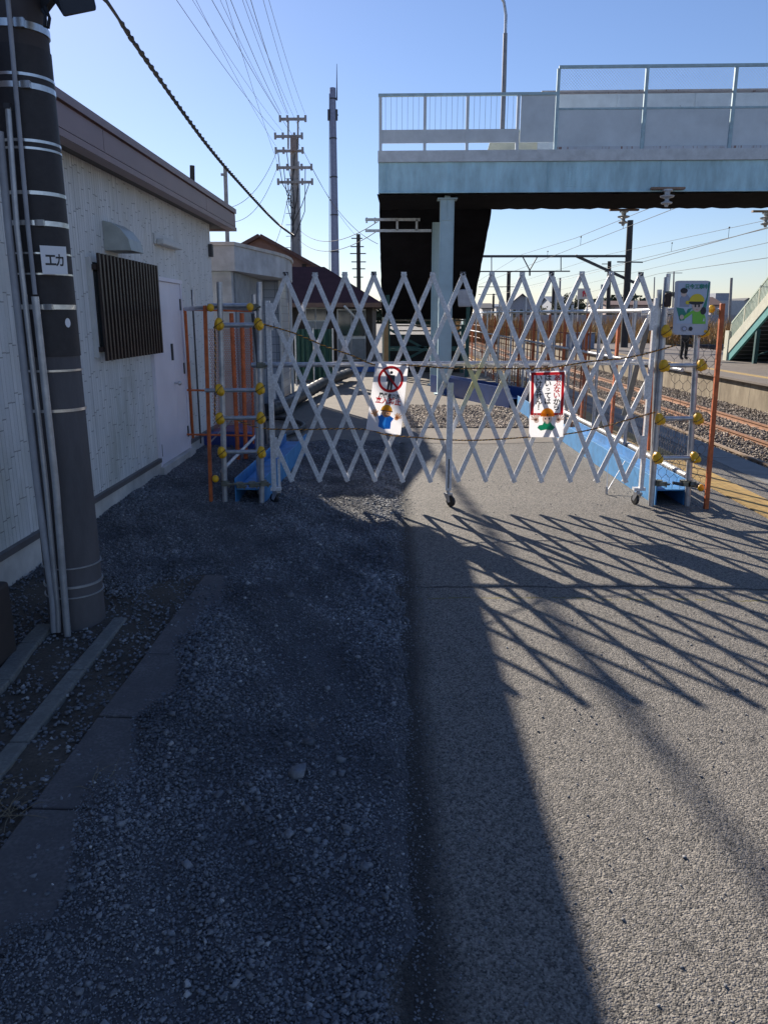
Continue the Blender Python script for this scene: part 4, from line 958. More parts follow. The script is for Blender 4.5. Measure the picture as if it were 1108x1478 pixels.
# ------------------------------------------------------------------ houses behind
def house(loc_label, name, x0, x1, y0, y1, zb, ze, zr, axis, wm, rm, over=.4, wins=(), cat='house', grp=None):
    T = thing(name, ((x0 + x1) / 2, (y0 + y1) / 2, zb), loc_label, cat, grp)
    MB().box(x0, x1, y0, y1, zb, ze).build('wall', wm, T)
    o_ = over
    if axis == 'x':     # ridge along x
        ym = (y0 + y1) / 2; sl_ = (zr - ze) / (ym - y0)
        A = [(x0 - o_, y0 - o_, ze - sl_ * o_), (x0 - o_, ym, zr), (x0 - o_, y1 + o_, ze - sl_ * o_)]
        poly = A + [(x0 - o_, y1 + o_, ze - sl_ * o_ + .12), (x0 - o_, ym, zr + .14), (x0 - o_, y0 - o_, ze - sl_ * o_ + .12)]
        MB().prism(poly, (x1 - x0 + 2 * o_, 0, 0)).build('roof', rm, T)
        MB().prism([(x0 + .01, y0 + .02, ze + .001), (x0 + .01, y1 - .02, ze + .001), (x0 + .01, ym, zr - .05)], (x1 - x0 - .02, 0, 0)).build('gable', wm, T)
    else:
        xm_ = (x0 + x1) / 2; sl_ = (zr - ze) / (xm_ - x0)
        A = [(x0 - o_, y0 - o_, ze - sl_ * o_), (xm_, y0 - o_, zr), (x1 + o_, y0 - o_, ze - sl_ * o_)]
        poly = A + [(x1 + o_, y0 - o_, ze - sl_ * o_ + .12), (xm_, y0 - o_, zr + .14), (x0 - o_, y0 - o_, ze - sl_ * o_ + .12)]
        MB().prism(poly, (0, y1 - y0 + 2 * o_, 0)).build('roof', rm, T)
        MB().prism([(x0 + .02, y0 + .01, ze + .001), (x1 - .02, y0 + .01, ze + .001), (xm_, y0 + .01, zr - .05)], (0, y1 - y0 - .02, 0)).build('gable', wm, T)
    for (a, b_, c, d) in wins:
        f = MB().box(a - .05, b_ + .05, y0 - .05, y0 + .02, c - .05, d + .05).build('window', WHITEP, T)
        MB().box(a, b_, y0 - .056, y0 - .03, c, d).build('pane', GLASS, f)
    return T
# brown hipped-roof house with windows
HY = 26.0
e0 = at(425, 438, HY); e1 = at(552, 438, HY); rl = at(425, 386, HY + 1.8); rr2 = at(468, 388, HY + 1.8)
T = thing('house', (-2, HY, 0), 'old timber house with maroon sloping roof and pale window frames behind the gate', 'house')
MB().box(-8, e1.x - .35, HY + .4, HY + 6, 0, e0.z).build('wall', WOODD, T)
mb = MB(); ez = e0.z
vs = [(-9, HY, ez), (e1.x, HY, ez), (e1.x, HY + 7, ez), (-9, HY + 7, ez), (-9, HY + 1.8, rl.z + .02), (rr2.x, HY + 1.8, rl.z + .02)]
vs += [(a, b_, c - .1) for a, b_, c in vs[:4]]
mb.add(vs, [(0, 1, 5, 4), (1, 2, 5), (2, 3, 4, 5), (3, 0, 4), (0, 6, 7, 1), (1, 7, 8, 2), (2, 8, 9, 3), (6, 9, 8, 7)]); mb.build('roof', ROOFM, T)
MB().box(-9, e1.x + .02, HY - .05, HY + .05, ez - .12, ez + .02).build('gutter', mat('brown_gutter', (.16, .085, .06), .5), T)
def px_rect(nm, m, x0, x1, y0, y1, Y, T, t=.04, dy=0):
    a = at(x0, y0, Y); b_ = at(x1, y1, Y); return MB().box(a.x, b_.x, Y - t + dy, Y + dy, b_.z, a.z).build(nm, m, T)
for (a, b_, c, d) in ((440, 471, 444, 478), (486, 528, 446, 520)):
    f = px_rect('window', WHITEP, a, b_, c, d, HY + .4, T); 
    n = 2
    for i in range(n):
        w0 = a + 2 + (b_ - a - 2) * i / n; w1 = a + (b_ - a) * (i + 1) / n - 1
        px_rect('pane', GLASS, w0, w1, c + 2, c + (d - c) * .52, HY + .34, f); px_rect('pane', mat('frosted_pane', (.20, .22, .23), .4, bmp=0), w0, w1, c + (d - c) * .58, d - 2, HY + .34, f)
px_rect('door', WOODD, 474, 484, 446, 530, HY + .38, T)
MB().bar(at(497, 442, HY - .2), at(516, 462, HY + .3), .06, .06).build('eave_brace', WHITEP, T)
# pinkish gable house behind it
T = thing('house', (-5, 34, 0), 'pinkish brown gabled house rising behind the concrete shelter', 'house')
pk = at(376, 343, 34); pr_ = at(482, 401, 34); pl_ = at(300, 385, 34)
MB().prism([(pl_.x, 34, 0), (pr_.x, 34, 0), (pr_.x, 34, pr_.z), (pk.x, 34, pk.z), (pl_.x, 34, pl_.z)], (0, 7, 0)).build('wall', ROOFP, T)
mb = MB(); 
for a, b_ in ((pk, pr_), (pk, pl_)):
    d = (b_ - a).normalized(); n_ = Vector((-d.z, 0, d.x)); n_ = n_ if n_.z > 0 else -n_
    b2 = b_ + d * .3; mb.prism([a + Vector((0, -.3, 0)), b2 + Vector((0, -.3, 0)), b2 + n_ * .14 + Vector((0, -.3, 0)), a + n_ * .14 + Vector((0, -.3, 0))], (0, 7.6, 0))
mb.build('roof', mat('brown_roof', (.14, .07, .055), .7), T)
px_rect('vent', WOODD, 436, 442, 381, 388, 33.98, T)
# green netted fence with plants
T = thing('net_fence', (-2.7, 19, 0), 'dark green netting fence standing beside the tiled wall', 'fence')
a = at(424, 475, 19); b_ = at(482, 530, 19)
mb = MB(); n = 24; vs = []
for i in range(n + 1):
    x_ = a.x + (b_.x - a.x) * i / n
    for z_ in (b_.z - .3, a.z): vs.append((x_, 19 + .05 * math.sin(i * 1.9) + (.0), z_))
for i in range(n + 1):
    x_ = a.x + (b_.x - a.x) * i / n
    for z_ in (b_.z - .3, a.z): vs.append((x_, 19.012 + .05 * math.sin(i * 1.9), z_))
mb.add(vs, [(2 * i, 2 * i + 2, 2 * i + 3, 2 * i + 1) for i in range(n)] + [(2 * n + 2 + 2 * i + 1, 2 * n + 2 + 2 * i + 3, 2 * n + 2 + 2 * i + 2, 2 * n + 2 + 2 * i) for i in range(n)])
mb.build('netting', GREENNET, T)
for px in (426, 452, 480): q = at(px, 474, 18.93); MB().tube([(q.x, 18.93, 0), q], .02, 8).build('post', GALV, T)
T = MB().box(-1.35, .2, 23.6, 24.3, 0.02, .28); tag(T.build('tarp', mat('blue_sheet', (.03, .12, .42), .5, bmp=.6, bscale=6), org=(-.6, 24, 0)), 'bright blue sheet heap in front of the timber house', 'tarp')
T = MB().box(-3.6, -1.5, 20.4, 20.55, 0, .5); tag(T.build('low_wall', CONCD, org=(-2.5, 20.5, 0)), 'low grey concrete wall in front of the timber house', 'wall')

# ------------------------------------------------------------------ footbridge
FB = thing('footbridge', (-.34, 16.5, 0), 'pale blue steel footbridge with stairs wrapped in black netting', 'footbridge')
Y0 = 16.5; Y1 = 18.75; BX0 = -.34; BX1 = 16.0; zb0, zt0 = 4.04, 4.59
ang = -.022
def fb(x, y, z):    # bridge frame: slight skew to the path
    dx = x - BX0; dy = y - Y0; return Vector((BX0 + dx * math.cos(ang) - dy * math.sin(ang), Y0 + dx * math.sin(ang) + dy * math.cos(ang), z))
def fbox(x0_, x1_, y0_, y1_, z0_, z1_, nm, m, bevel=0, par=FB, mb=None):
    own = mb is None; mb = mb or MB()
    vs = [fb(x, y, z) for z in (z0_, z1_) for y in (y0_, y1_) for x in (x0_, x1_)]
    mb.add(vs, [(0, 2, 3, 1), (4, 5, 7, 6), (0, 1, 5, 4), (2, 6, 7, 3), (0, 4, 6, 2), (1, 3, 7, 5)])
    return mb.build(nm, m, par, bevel=bevel) if own else mb
for yy in (Y0, Y1 - .02):
    mb = MB(); fbox(BX0, BX1, yy, yy + .02, zb0, zt0, '', None, mb=mb); fbox(BX0 - .0, BX1, yy - .03, yy + .05, zb0 - .02, zb0 - .001, '', None, mb=mb)
    for x_ in [BX0 + .14, 1.05, 3.0, 5.2, 7.4, 9.5, 12]:
        fbox(x_, x_ + .012, yy - .014, yy - .001, zb0 + .001, zt0 - .002, '', None, mb=mb)
    # bolted splice
    for i in range(7):
        for j in range(8): 
            if i == 3: continue
            c_ = fb(3.40 + i * .075, yy - .004, zb0 + .09 + j * .05); mb.blob(c_, .010, .008, .010, None, 6, 4)
    g = mb.build('girder', GIRD, FB)
fbox(BX0 - .01, BX1, Y0 - .05, Y1 + .03, zt0 + .004, 4.80, 'deck', BCONC)
mb = MB(); fbox(BX0, BX0 + .02, Y0 + .02, Y1 - .02, zb0, zt0 - .002, '', None, mb=mb); mb.build('end_plate', GIRD, FB)
# railings (near side) : open section then screen panels
def rail_side(yy, s_):
  if s_ < 0:
    for x_ in (BX0 + .04, 1.05 - .5 + .02, 1.40, 2.48 - .10):
        fbox(x_ - .03, x_ + .03, yy - .028, yy + .028, 4.80, 5.80, 'railing_post', BPALE)
    fbox(BX0, 3.10, yy - .035, yy + .035, 5.785, 5.835, 'handrail', BRAIL)
    mb = MB(); fbox(BX0 + .07, 2.35, yy - .012, yy + .012, 4.945, 5.19, '', None, mb=mb); mb.build('kick_panel', BPALE, FB)
    mb = MB(); x_ = BX0 + .14
    while x_ < 2.35: mb.tube([fb(x_, yy, 5.19), fb(x_, yy, 5.78)], .0035, 5); x_ += .108
    mb.build('balusters', mat('thin_bar', (.28, .32, .36), .5), FB)
    fbox(2.43, 3.09, yy - .010, yy + .010, 4.945, 5.78, 'side_panel', BPANEL)
  if 1:
    X = 3.13; k = 0; STREAK = MATS.get('streaked_rail') or streak_mat('streaked_rail', (.62, .65, .68), .54); PT = 5.518 if s_ < 0 else 6.36
    if s_ < 0: fbox(X, BX1, yy - .03, yy + .03, 6.245, 6.295, 'top_rail', BRAIL)
    else: fbox(X, BX1, yy - .03, yy + .03, 6.365, 6.40, 'top_rail', mat('rusty_rail_paint', (.42, .38, .36), .6, rust=.75))
    if s_ < 0: fbox(X + .035, BX1, yy - .018, yy + .018, 5.52, 5.555, 'mid_rail', BRAIL)
    if s_ < 0: fbox(X + .035, BX1, yy - .018, yy + .018, 5.80, 5.83, 'mid_rail', mat('rusty_rail_paint', (.42, .38, .36), .6, rust=.75), )
    while X < BX1 - .3:
        fbox(X - .045 * (1 if s_ > 0 else .67), X + .045 * (1 if s_ > 0 else .67), yy - .03, yy + .03, 4.80, PT if s_ > 0 else 6.243, 'screen_post', BRAIL if s_ < 0 else BPALE)
        x1_ = min(X + 1.68, BX1)
        fbox(X + .04, x1_ - .04, yy - .010, yy + .008, 4.86 + .0, PT - .002, 'screen_panel', BPANEL if s_ < 0 else BPALE)
        if s_ > 0: X += 1.68; continue
        mb = MB(); nn = 28; hgt = .40; w_ = x1_ - X - .08
        st = .058; i = -int(hgt / st) - 1
        while i * st < w_:
            for dr in (1, -1):
                a0 = i * st; pts_ = []
                u0 = max(0, a0); v0 = (u0 - a0); u1 = min(w_, a0 + hgt); v1 = u1 - a0
                if v0 < hgt and u1 > u0:
                    if dr == 1: p_, q_ = (u0, v0), (u1, v1)
                    else: p_, q_ = (u0, hgt - v0), (u1, hgt - v1)
                    mb.tube([fb(X + .04 + p_[0], yy, 5.83 + p_[1]), fb(X + .04 + q_[0], yy, 5.83 + q_[1])], .0021, 3, cap=False)
            i += 1
        mb.build('wire_mesh', mat('bridge_mesh', (.30, .32, .36), .5, .3, bmp=0), FB)
        fbox(X + .04, x1_ - .04, yy - .012, yy + .010, 4.80, 4.858, 'kick_rail', STREAK)
        X += 1.68
rail_side(Y0 + .03, -1)
rail_side(Y1 - .12, 1)
# far parapet cladding seen over the near railing
mb = MB(); a_ = fb(1.98, Y1 - .05, 5.30); 
mb.prism([fb(1.9, Y1, 4.85), fb(3.15, Y1, 4.85), fb(3.15, Y1, 5.60), fb(2.1, Y1, 5.60)], (0, .03, 0)); mb.build('parapet_cladding', CREAM, FB)
mb = MB(); mb.prism([fb(2.02, Y1 - .01, 5.60), fb(3.15, Y1 - .01, 5.60), fb(3.15, Y1 - .01, 5.66), fb(2.04, Y1 - .01, 5.66)], (0, .06, 0)); mb.build('cladding_cap', GREENP, FB)
# pillars
def pillar(x, y, zt, w, cap_=True):
    mb = MB(); t = .014
    mb.box(x - w / 2, x - w / 2 + t, y, y + w, 0.02, zt); mb.box(x + w / 2 - t, x + w / 2, y, y + w, 0.02, zt); mb.box(x - w / 2 + t + .001, x + w / 2 - t - .001, y + .02, y + .034, 0.02, zt)
    mb.box(x - w / 2 - .06, x + w / 2 + .06, y - .05, y + w + .05, 0.0, .025)
    if cap_:
        mb.box(x - w / 2 - .06, x + w / 2 + .06, y - .04, y + w + .02, zt, zt + .02); mb.box(x - .006, x + .006, y - .002, y + .02, zt - .38, zt - .001); mb.box(x - w / 2 + t + .002, x + w / 2 - t - .002, y - .001, y + .018, zt - .40, zt - .385)
        mb.box(x - .055, x + .055, y + .02, y + .16, zt + .021, zt + .09)
    mb.build('pillar', PILL, FB)
pillar(1.05 + .0, 16.62, 3.93, .28); pillar(.99, 18.9, 3.75, .26, False)
pillar(15.2, 16.3, 3.93, .3)
# black netting : under the deck, around the stair flight
def netbox(pts_b, pts_t, nm='debris_netting'):
    n = len(pts_b); mb = MB(); mb.add(list(pts_b) + list(pts_t), [tuple(range(n))[::-1], tuple(range(n, 2 * n))] + [(i, (i + 1) % n, (i + 1) % n + n, i + n) for i in range(n)]); return mb.build(nm, NET, FB)
# deck net: grid with small sag
mb = MB(); nx, ny = 90, 8; vs = []
for j in range(ny + 1):
    for i in range(nx + 1):
        x_ = BX0 - .03 + (BX1 - BX0) * i / nx; y_ = Y0 + .0 + (Y1 - Y0) * j / ny
        vs.append(fb(x_, y_, zb0 - .03 - .018 * abs(math.sin(i * .9 + j * .5)) - (.010 * math.sin(i * 2.7)) * (j in (0, ny))))
mb.add(vs, [(j * (nx + 1) + i, j * (nx + 1) + i + 1, (j + 1) * (nx + 1) + i + 1, (j + 1) * (nx + 1) + i) for j in range(ny) for i in range(nx)])
mb.build('debris_netting', NET, FB, smooth=True)
# stairs going down away from the camera
SX0, SX1 = BX0 + .02, 2.12
ys0, zs0, ys1, zs1 = Y1 + .12, 4.0, 25.4, .3
mb = MB(); 
def sz_(y_): return zs0 + (zs1 - zs0) * (y_ - ys0) / (ys1 - ys0)
mb.prism([(SX0, ys0 + .25, sz_(ys0 + .25) - .0), (SX0, ys0 + .25, zs0 + .4), (SX0, ys1, zs1 + .6), (SX0, ys1, zs1 - .05)], (.04, 0, 0)); mb.prism([(SX1 - .04, ys0 + .25, sz_(ys0 + .25)), (SX1 - .04, ys0 + .25, zs0 + .4), (SX1 - .04, ys1, zs1 + .6), (SX1 - .04, ys1, zs1 - .05)], (.04, 0, 0)); mb.build('stair_stringer', TEAL, FB)
mb = MB(); n = 24
for i in range(n):
    y_ = ys0 + (ys1 - ys0) * (i + .5) / n; mb.box(SX0 + .05, SX1 - .05, y_ - .14, y_ + .14, sz_(y_) + .36, sz_(y_) + .40)
mb.build('stair_treads', CONC, FB)
for X_ in (SX0 + .02, SX1 - .02):
    mb = MB(); mb.prism([(X_ - .012, ys0, zs0 + .7), (X_ - .012, ys0, zs0 + 1.1), (X_ - .012, ys1, zs1 + 1.1), (X_ - .012, ys1, zs1 + .7)], (.024, 0, 0)); 
    for i in range(8):
        y_ = ys0 + (ys1 - ys0) * i / 7.5; mb.box(X_ - .018, X_ + .018, y_, y_ + .04, sz_(y_) + .5, sz_(y_) + 1.1)
    mb.build('stair_railing', BPALE, FB)
# net hanging below the flight, down to 1.45 m
ny = 22; nx = 10; mb = MB(); vs = []
yN = 23.0
for j in range(ny + 1):
    for i in range(nx + 1):
        y_ = ys0 - .1 + (yN - ys0) * j / ny; x_ = SX0 - .05 + (SX1 - SX0 + .12) * i / nx
        vs.append((x_ + (.008 * math.sin(j * 1.3) if i in (0, nx) else 0), y_, sz_(y_) - .10 - .05 * abs(math.sin(i * .9 + j * .7)) if j else 4.25))
mb.add(vs, [(j * (nx + 1) + i, j * (nx + 1) + i + 1, (j + 1) * (nx + 1) + i + 1, (j + 1) * (nx + 1) + i) for j in range(ny) for i in range(nx)])
for X_ in (SX0 - .05, SX1 + .07):
    vs = []
    for j in range(ny + 1):
        y_ = ys0 - .1 + (yN - ys0) * j / ny
        for k in range(3): vs.append((X_ + .006 * math.sin(j * 1.7 + k), y_, sz_(y_) - .12 + k * .22))
    mb.add(vs, [(j * 3 + k, (j + 1) * 3 + k, (j + 1) * 3 + k + 1, j * 3 + k + 1) for j in range(ny) for k in range(2)])
mb.build('stair_netting', NET, FB, smooth=True)
# teal bracing darkened for shade, and an added dark block as under-stair shade
for a_, b_ in (((SX0 + .1, 23.4, .1), (SX1 - .1, 23.4, 1.3)), ((SX0 + .1, 23.4, 1.3), (SX1 - .1, 23.4, .1)), ((SX0 + .1, 23.4, .75), (SX1 - .1, 23.4, .75)), ((SX0 + .1, 21.8, .75), (SX1 - .1, 21.8, .75))): MB().bar(a_, b_, .05, .07).build('brace', mat('shaded_teal', (.035, .10, .10), .8), FB)
for x_ in (SX0 + .12, SX1 - .12):
    for y_ in (21.8, 23.4): MB().box(x_ - .05, x_ + .05, y_, y_ + .1, 0, sz_(y_) - .02).build('stair_post', mat('shaded_teal', (.035, .10, .10), .8), FB)
MB().prism([(SX0 + .05, 23.7, 0), (SX0 + .05, 23.7, 1.12), (SX0 + .05, 25.3, .30), (SX0 + .05, 25.3, 0)], (SX1 - SX0 - .1, 0, 0)).build('stair_shade_block', mat('stair_shade', (.02, .022, .024), .8), FB)
MB().box(SX0 - .05, SX0 + .09, 22.6, 22.7, 0, 1.62).build('support_post', CREAM, FB)
MB().box(-.30, -.18, 21.2, 21.3, 0, 1.6).build('support_post', mat('rusty_post', (.35, .22, .10), .6), FB)
# cable bracket arms
mb = MB(); y_ = 18.95
for py in (317, 333):
    p = at(527, py, y_); q = at(622 if py == 333 else 606, py, y_); mb.bar(p, q, .05, .06)
for px in (573, 601): mb.bar(at(px, 317, y_), at(px, 333, y_), .05, .05, up=(0, 1, 0))
for px in (529, 541): mb.tube([at(px, 314, y_), at(px, 322, y_)], .02, 6)
mb.build('cable_bracket', GALV, FB)
p = at(668, 425, 18.6); MB().prism([at(659, 418, 18.6), at(681, 418, 18.6), at(679, 443, 18.6), at(661, 443, 18.6)], (0, -.18, 0)).build('control_box', mat('grey_box', (.45, .45, .5), .5), FB, bevel=.03)
# insulators
def insul(c, label, grp='insulators hanging under the footbridge'):
    T = thing('insulator', c, label, 'insulator', grp); c = Vector(c)
    MB().box(c.x - .33, c.x + .33, c.y - .05, c.y + .05, c.z - .02, c.z + .02).build('bracket', mat('rusty_bracket', (.26, .17, .12), .7), T)
    MB().lathe(c, [(.03, -.34), (.04, -.30), (.10, -.285), (.11, -.26), (.045, -.23), (.04, -.19), (.13, -.16), (.14, -.135), (.05, -.11), (.06, -.06), (.10, -.05), (.10, -.021)][::1], 20).build('porcelain', mat('porcelain', (.50, .54, .58), .2, bmp=0), T, smooth=True)
insul(at(963, 272, 16.3), 'white ribbed insulator hanging at the near edge of the footbridge')
insul(at(900, 303, 18.7), 'white ribbed insulator hanging under the far edge of the footbridge')
insul(at(1106, 305, 18.7), 'white ribbed insulator under the bridge at the right edge of the photo')
# bridge lamp post
LP = thing('street_lamp', (2.28, 18.9, 4.8), 'slender grey street lamp rising above the footbridge railing', 'street lamp')
q0 = fb(2.33, Y1 + .1, 4.2); MB().tube([q0, (q0.x, q0.y, 6.6), (q0.x - .01, q0.y, 7.6)], [.055, .05, .045], 12).build('pole', mat('lamp_pole', (.22, .22, .24), .5, .4), LP, smooth=True)
MB().tube([(q0.x - .01, q0.y, 7.6), (q0.x - .01, q0.y, 7.95), (q0.x - .06, q0.y, 8.2), (q0.x - .25, q0.y, 8.45), (q0.x - .7, q0.y, 8.6)], [.032, .032, .03, .028, .028], 10).build('arm', GALV, LP, smooth=True)
MB().blob((q0.x - .9, q0.y, 8.6), .28, .1, .06).build('lamp_head', GALV, LP, smooth=True)

# ------------------------------------------------------------------ railway
XB, XA = 6.85, 7.917
mb = MB(); 
for X_ in (XB, XA):
    prof = [(-.055, 0), (.055, 0), (.055, .012), (.010, .028), (.008, .085), (.032, .095), (.032, .125), (-.032, .125), (-.032, .095), (-.008, .085), (-.010, .028), (-.055, .012)]
    MB().prism([(X_ + a, 5, -.74 + b_) for a, b_ in prof], (0, 195, 0)).build('rail', RAILS, None) if 0 else None
TR = thing('railway_track', (7.38, 20, -.75), 'rusty railway track with two rails on sleepers beside the far platform', 'railway track')
for X_ in (XB, XA): MB().prism([(X_ + a, 5, -.74 + b_) for a, b_ in prof], (0, 195, 0)).build('rail', RAILS, TR)
y_ = 8.0; k = 0
while k < 90: MB().box(XB - .48, XA + .48, y_, y_ + .22, -.86, -.742).build('sleeper', SLEEP, TR); y_ += .6; k += 1
TR['kind'] = 'thing' if 0 else TR.get('kind', '') or 'thing'
del TR['kind']
TR2 = thing('railway_track', (5.2, 20, -.75), 'second disused track with pale rails nearer the fence', 'railway track')
for X_ in (4.95,): MB().prism([(X_ + a, 8, -.80 + b_) for a, b_ in prof], (0, 190, 0)).build('rail', mat('dusty_rail', (.36, .26, .18), .7), TR2)
for X_ in (6.02,): MB().prism([(X_ + a, 8, -.80 + b_) for a, b_ in prof], (0, 190, 0)).build('rail', mat('dusty_rail', (.36, .26, .18), .7), TR2)
# opposite platform
struct(MB().box(10.0, 17.5, 5, 150, -1.0, -.16).build('far_platform_core', PWALL))
struct(MB().box(9.86, 17.6, 5, 150, -.158, -.10).build('far_platform', mat('platform_top', (.20, .165, .14), .85, var=.3, scale=2, bmp=.4, bscale=60, fine=.3)))
struct(MB().box(10.75, 11.05, 5, 150, -.10, -.094).build('far_tactile_paving', mat('far_tactile', (.42, .28, .10), .8)))

# far stairs
FS = thing('stairs', (13.6, 32, -.1), 'cream and teal stairway rising from the far platform to the footbridge', 'stairs')
fx = 13.7; yA, zA = 32.5, -.1; yB, zB = 25.1, 4.4; sl_ = (zB - zA) / (yA - yB)
def fsz(y_): return zA + (yA - y_) * sl_
def fprism(x_, w_, o0, o1, nm, m, ya=yA, yb=yB):
    return MB().prism([(x_, ya, fsz(ya) + o0), (x_, yb, fsz(yb) + o0), (x_, yb, fsz(yb) + o1), (x_, ya, fsz(ya) + o1)], (w_, 0, 0)).build(nm, m, FS)
for x_ in (fx, fx + 2.3):
    fprism(x_, .1, -.08, .28, 'stringer', TEAL); fprism(x_ - .03, .12, .282, .80, 'parapet', CREAM); fprism(x_, .05, 1.46, 1.54, 'handrail', GREENP)
    mb = MB(); y_ = yA
    while y_ > yB: mb.box(x_ + .01, x_ + .035, y_ - .02, y_ + .02, fsz(y_) + .78, fsz(y_) + 1.46); y_ -= .11
    mb.build('balusters', GREENP, FS)
    mb = MB(); y_ = yA
    while y_ > yB: mb.box(x_, x_ + .05, y_ - .03, y_ + .03, fsz(y_) + .78, fsz(y_) + 1.46); y_ -= 1.1
    mb.build('railing_posts', CREAM, FS)
mb = MB()
for i in range(28): y_ = yA - (yA - yB) * (i + .5) / 28; mb.box(fx + .1, fx + 2.3, y_ - .2, y_ + .2, fsz(y_) + .02, fsz(y_) + .08)
mb.build('treads', CONCD, FS)
fprism(fx + .11, 2.18, -.07, .0, 'stair_soffit', mat('shaded_soffit', (.03, .04, .04), .8))  # underside plate added, its near-black colour stands for the shade below the flight
MB().box(fx - .06, fx + .16, yA, yA + .35, -.1, 1.1).build('stair_foot', CREAM, FS)
MB().box(fx, fx + 2.35, 18.4, yB, 4.2, 4.75).build('landing', GIRD, FS)
mb = MB()
for y_ in (30.2, 26.5): 
    for x_ in (fx + .1, fx + 2.2): mb.box(x_ - .07, x_ + .07, y_, y_ + .14, -.1, fsz(y_) - .1)
    mb.bar((fx + .1, y_, .2), (fx + 2.2, y_, fsz(y_) - .3), .05, .05)
mb.build('stair_legs', mat('shaded_teal', (.035, .10, .10), .8), FS)  # teal of the legs darkened to paint in the shade under the flight
MB().box(fx + .5, fx + 2.2, 23.5, 30.0, -.1, 1.2).build('far_stair_shade_block', mat('far_stair_shade', (.02, .025, .025), .8), FS)  # dark block added to fill the space below the flight with shade

# ------------------------------------------------------------------ poles, masts, wires
def wire(pts, r=.012, sag=0.0, n=16, m=WIRE):
    mb = MB()
    for a, b_ in zip(pts[:-1], pts[1:]):
        a = Vector(a); b_ = Vector(b_); mb.tube([a.lerp(b_, i / n) - Vector((0, 0, sag * 4 * (i / n) * (1 - i / n))) for i in range(n + 1)], r, 5)
    return mb
U = thing('utility_pole', (-4.7, 38, 0), 'tall concrete power pole with five crossarms and climbing pipes', 'utility pole', 'power poles beyond the gate')
UY = 38
cx = lambda y: 425 + (y - 172) * .018
bq = at(427, 470, UY); tq = at(424, 200, UY)
MB().tube([(bq.x + .05, UY, 0), (tq.x, UY, tq.z)], [.26, .17], 14).build('shaft', GREYP, U, smooth=True)
MB().tube([(bq.x - .24, UY - .2, 0), (tq.x - .12, UY - .2, tq.z - 2)], .05, 8).build('pipe', CONDUITG, U, smooth=True)
MB().tube([(bq.x + .32, UY - .2, 0), (tq.x + .22, UY - .2, tq.z - 1)], .04, 8).build('pipe', GALV, U, smooth=True)
mb = MB()
for i in range(14): z_ = 1.8 + i * .5; mb.tube([(bq.x - .42 + .012 * i, UY - .1, z_), (bq.x + .42 - .004 * i, UY - .1, z_ + .02)], .012, 4)
mb.build('step_bolts', DSTEEL, U)
arms = []
for a_, b_, y_ in ((403, 442, 172), (396, 437, 197), (397, 438, 218), (399, 451, 242), (400, 452, 263)):
    p, q = at(a_, y_, UY - .2), at(b_, y_, UY - .2); q.z = p.z
    MB().bar(p, q, .10, .11).build('crossarm', GREYP, U); arms.append((p, q))
    for t in (.03, .3, .7, .97): c_ = p.lerp(q, t); MB().tube([c_ + Vector((0, 0, -.12)), c_ + Vector((0, 0, .16))], .055, 8).build('insulator', mat('grey_insulator', (.30, .30, .33), .4, bmp=0), U)
for px in (416, 430): MB().bar(at(px, 174, UY - .1), at(px, 215, UY - .1), .07, .07, up=(0, 1, 0)).build('riser', GREYP, U)
p = at(424, 206, UY - .35); MB().tube([p - Vector((0, 0, .35)), p + Vector((0, 0, .25))], .13, 12).build('transformer', mat('transformer', (.28, .22, .20), .6), U, smooth=True)
mb = MB()
for k in range(9):
    a_ = arms[2 + k % 3][0].lerp(arms[2 + k % 3][1], .1 + .1 * k); b_ = at(420 + 2 * (k % 4), 285 + 8 * k, UY - .3); mid = (a_ + b_) / 2 + Vector((random.uniform(-.3, .3), 0, -.4)); mb.tube([a_, (a_ + mid) / 2 + Vector((0, 0, -.15)), mid, b_], .018, 4)
mb.build('jumper_cables', WIRE, U)
# power lines passing overhead
i = 0
for px_t, ai, t in ((255, 1, .05), (278, 1, .3), (283, 2, .05), (306, 2, .9), (318, 0, .03), (326, 3, .05), (333, 0, .1), (350, 0, .3), (355, 1, .95), (362, 0, .35), (380, 0, .7), (388, 0, .97)):
    a_ = arms[ai][0].lerp(arms[ai][1], t) + Vector((0, -.2, .18)); b_ = at(px_t, 0, 21); d = (b_ - a_); c_ = b_ + Vector((d.x, d.y, 0)) * 1.2 + Vector((0, 0, .6))
    mid = (a_ + b_) / 2 - Vector((0, 0, .28))
    mb = MB(); C = []
    for k in range(17): t_ = k / 16; C.append(a_ * (1 - t_) ** 2 + mid * 2 * t_ * (1 - t_) + b_ * t_ ** 2)
    C += [b_.lerp(c_, k / 6) for k in range(1, 7)]
    o = mb.tube(C, .006 if i % 3 else .009, 4).build('power_line', mat('aged_wire', (.22, .23, .25), .8, 0, bmp=0), org=a_)
    order = ('first', 'second', 'third', 'fourth', 'fifth', 'sixth', 'seventh', 'eighth', 'ninth', 'tenth', 'eleventh', 'twelfth')[i]
    tag(o, 'thin overhead power line, %s from the left where it leaves the top of the photo' % order, 'power line', 'power lines overhead'); i += 1
